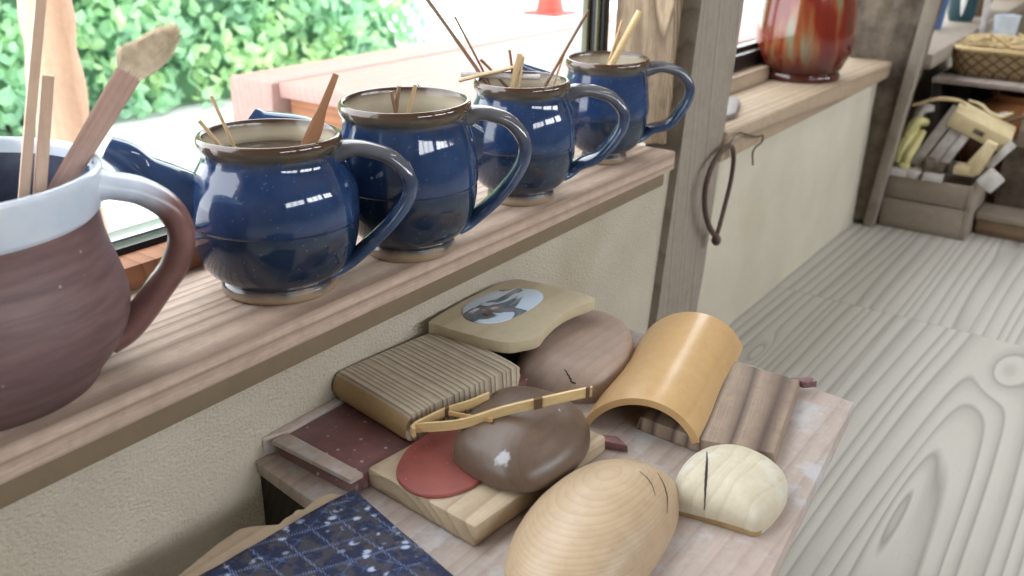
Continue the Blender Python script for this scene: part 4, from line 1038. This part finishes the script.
# ---------------------------------------------------------------- outside
struct('ground', box(-3, 12, .66, 14, -.12, -.02), M['ground'])
struct('trim_9', box(-1.2, 3.4, .6005, .6595, -.1, .298), M['whitewall'])
def hedge(name, label, x0, x1, y0, z1, seed, count, depth=.5, loose=1.0):
    rnd = random.Random(seed); t = empty(name, ((x0+x1)/2, y0+depth/2, -.02), 0, label, 'hedge')
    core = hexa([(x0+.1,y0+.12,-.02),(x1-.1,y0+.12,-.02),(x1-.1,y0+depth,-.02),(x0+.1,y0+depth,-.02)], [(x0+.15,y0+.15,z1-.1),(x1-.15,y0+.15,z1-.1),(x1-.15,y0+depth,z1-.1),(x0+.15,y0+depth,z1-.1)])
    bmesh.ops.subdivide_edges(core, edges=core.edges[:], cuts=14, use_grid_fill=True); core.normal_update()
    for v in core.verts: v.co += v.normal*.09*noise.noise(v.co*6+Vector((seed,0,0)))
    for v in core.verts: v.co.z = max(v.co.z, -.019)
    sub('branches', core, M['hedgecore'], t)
    b = bmesh.new()
    for i in range(count):
        x = rnd.uniform(x0, x1); z = rnd.uniform(0, z1); y = y0+.13+.09*noise.noise(Vector((x*5, z*5, seed)))*1.3-rnd.random()**2*.12
        c_ = Vector((x, y, z)); L_ = rnd.uniform(.022,.045)*loose; W_ = L_*rnd.uniform(.5,.75)
        u = Vector((rnd.gauss(0,1), rnd.gauss(-.4,.6), rnd.gauss(-.3,1))).normalized(); n_ = Vector((rnd.gauss(0,.6), -1, rnd.gauss(.4,.6))); s_ = u.cross(n_).normalized()
        f_ = s_.cross(u)*(-.15*L_)
        vs = [b.verts.new(c_+p) for p in (Vector(), u*L_*.35+s_*W_*.5+f_, u*L_*.75+s_*W_*.4+f_, u*L_, u*L_*.75-s_*W_*.4+f_, u*L_*.35-s_*W_*.5+f_)]
        b.faces.new([vs[0], vs[1], vs[2], vs[3]]); b.faces.new([vs[0], vs[3], vs[4], vs[5]])
    sub('leaves', b, M['leaf'], t, smooth=False)
    return t
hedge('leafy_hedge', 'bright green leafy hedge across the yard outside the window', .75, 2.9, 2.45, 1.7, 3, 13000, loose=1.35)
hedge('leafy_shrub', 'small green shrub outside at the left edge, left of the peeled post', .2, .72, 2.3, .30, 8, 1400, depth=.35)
op = thing('peeled_post', 'peeled cedar trunk post outside the window at the left', 'post', tube(spline([(.822,1.5,-.02),(.818,1.5,.20),(.820,1.5,.35),(.824,1.5,.48),(.82,1.5,.9),(.81,1.5,1.5)], 30), [(.040+.006*math.exp(-((i/30-.30)/.06)**2)+.002*math.sin(i*1.3)) for i in range(31)], 20), M['opost'])
dk = empty('wooden_deck', (2.0,1.15,-.02), 0, 'broad pinkish wooden deck table outside the window, with brown beam ends', 'deck')
sub('far_beam', box(1.085, 3.9, 1.285, 1.40, .20, .300, .006), M['deck'], dk)
sub('top_slab', box(1.10, 3.9, .86, 1.283, .272, .298, .003), M['deck'], dk)
sub('end_beam', box(1.112, 1.17, .88, 1.27, .19, .2715, .004), M['deckend'], dk)
sub('leg', box(1.3, 1.38, .95, 1.03, -.02, .271, .004), M['deckend'], dk)
sub('leg', box(1.3, 1.38, 1.18, 1.26, -.02, .271, .004), M['deckend'], dk)
sub('leg', box(3.3, 3.38, .95, 1.03, -.02, .271, .004), M['deckend'], dk)
sub('leg', box(3.3, 3.38, 1.18, 1.26, -.02, .271, .004), M['deckend'], dk)
thing('white_slab', 'white stone slab lying outside below the window', 'slab', box(.80, 1.06, .80, 1.22, -.02, .20, .01), M['whitewall'])
thing('white_building', 'long white rendered building across the yard', 'building', box(3.2, 11.5, 5.0, 5.3, -.02, 2.2, .01), M['whitewall'])
cn = empty('traffic_cone', (4.75,3.1,-.02), 0, 'small red and white cone standing in the yard beyond the deck', 'cone')
obj('base', box(-.12,.12,-.12,.12,0,.02,.004), M['coneorange'], cn)
obj('cone', lathe([(.0205,.085),(.16,.06),(.45,.02),(.46,0)], 28), M['coneorange'], cn)

# ---------------------------------------------------------------- light
w = bpy.data.worlds.new('overcast'); S.world = w; w.use_nodes = True
bg = w.node_tree.nodes['Background']; bg.inputs[0].default_value = (.93, .97, 1, 1); bg.inputs[1].default_value = 6
def area(name, loc, size, rot, power, col=(1,1,1)):
    l = bpy.data.lights.new(name, 'AREA'); l.shape = 'RECTANGLE'; l.size, l.size_y = size; l.energy = power; l.color = col
    o = bpy.data.objects.new(name, l); COL.objects.link(o); o.location = loc; o.rotation_euler = rot; return o
# daylight through the windows of the back wall
for i, (x0, x1) in enumerate(((-.9,.5),(.7,1.9),(2.1,3.2))):
    area('window_daylight', ((x0+x1)/2, -2.34, 1.45), (x1-x0, .58), (R(90), 0, 0), 29 if i else 20, (.92,.96,1))
# ceiling lamp over the work floor
cl_ = empty('ceiling_lamp', (1.5,-.5,2.15)); tag(cl_, 'long white ceiling lamp over the floor', 'lamp')
area('ceiling_light', (1.5, -.5, 2.10), (1.2, .12), (0,0,R(20)), 6, (.98,.98,1))
bpy.data.objects.remove(cl_)

# ---------------------------------------------------------------- camera
cam = bpy.data.cameras.new('camera'); co = bpy.data.objects.new('camera', cam); COL.objects.link(co); S.camera = co
ROT = [[0.580192, 0.307591, -0.754165], [-0.814371, 0.234249, -0.530969], [0.013342, 0.922234, 0.386403]]
m = Matrix(ROT).to_4x4(); m.translation = Vector((0, 0, .6)); co.matrix_world = m
cam.sensor_width = 36; cam.lens = 32.583; cam.clip_start = .02; cam.clip_end = 60
cam.dof.use_dof = True; cam.dof.focus_distance = .70; cam.dof.aperture_fstop = 8
vs = S.view_settings; vs.view_transform = 'Standard'; vs.look = 'None'; vs.gamma = 1; vs.exposure = 0; vs.use_curve_mapping = False
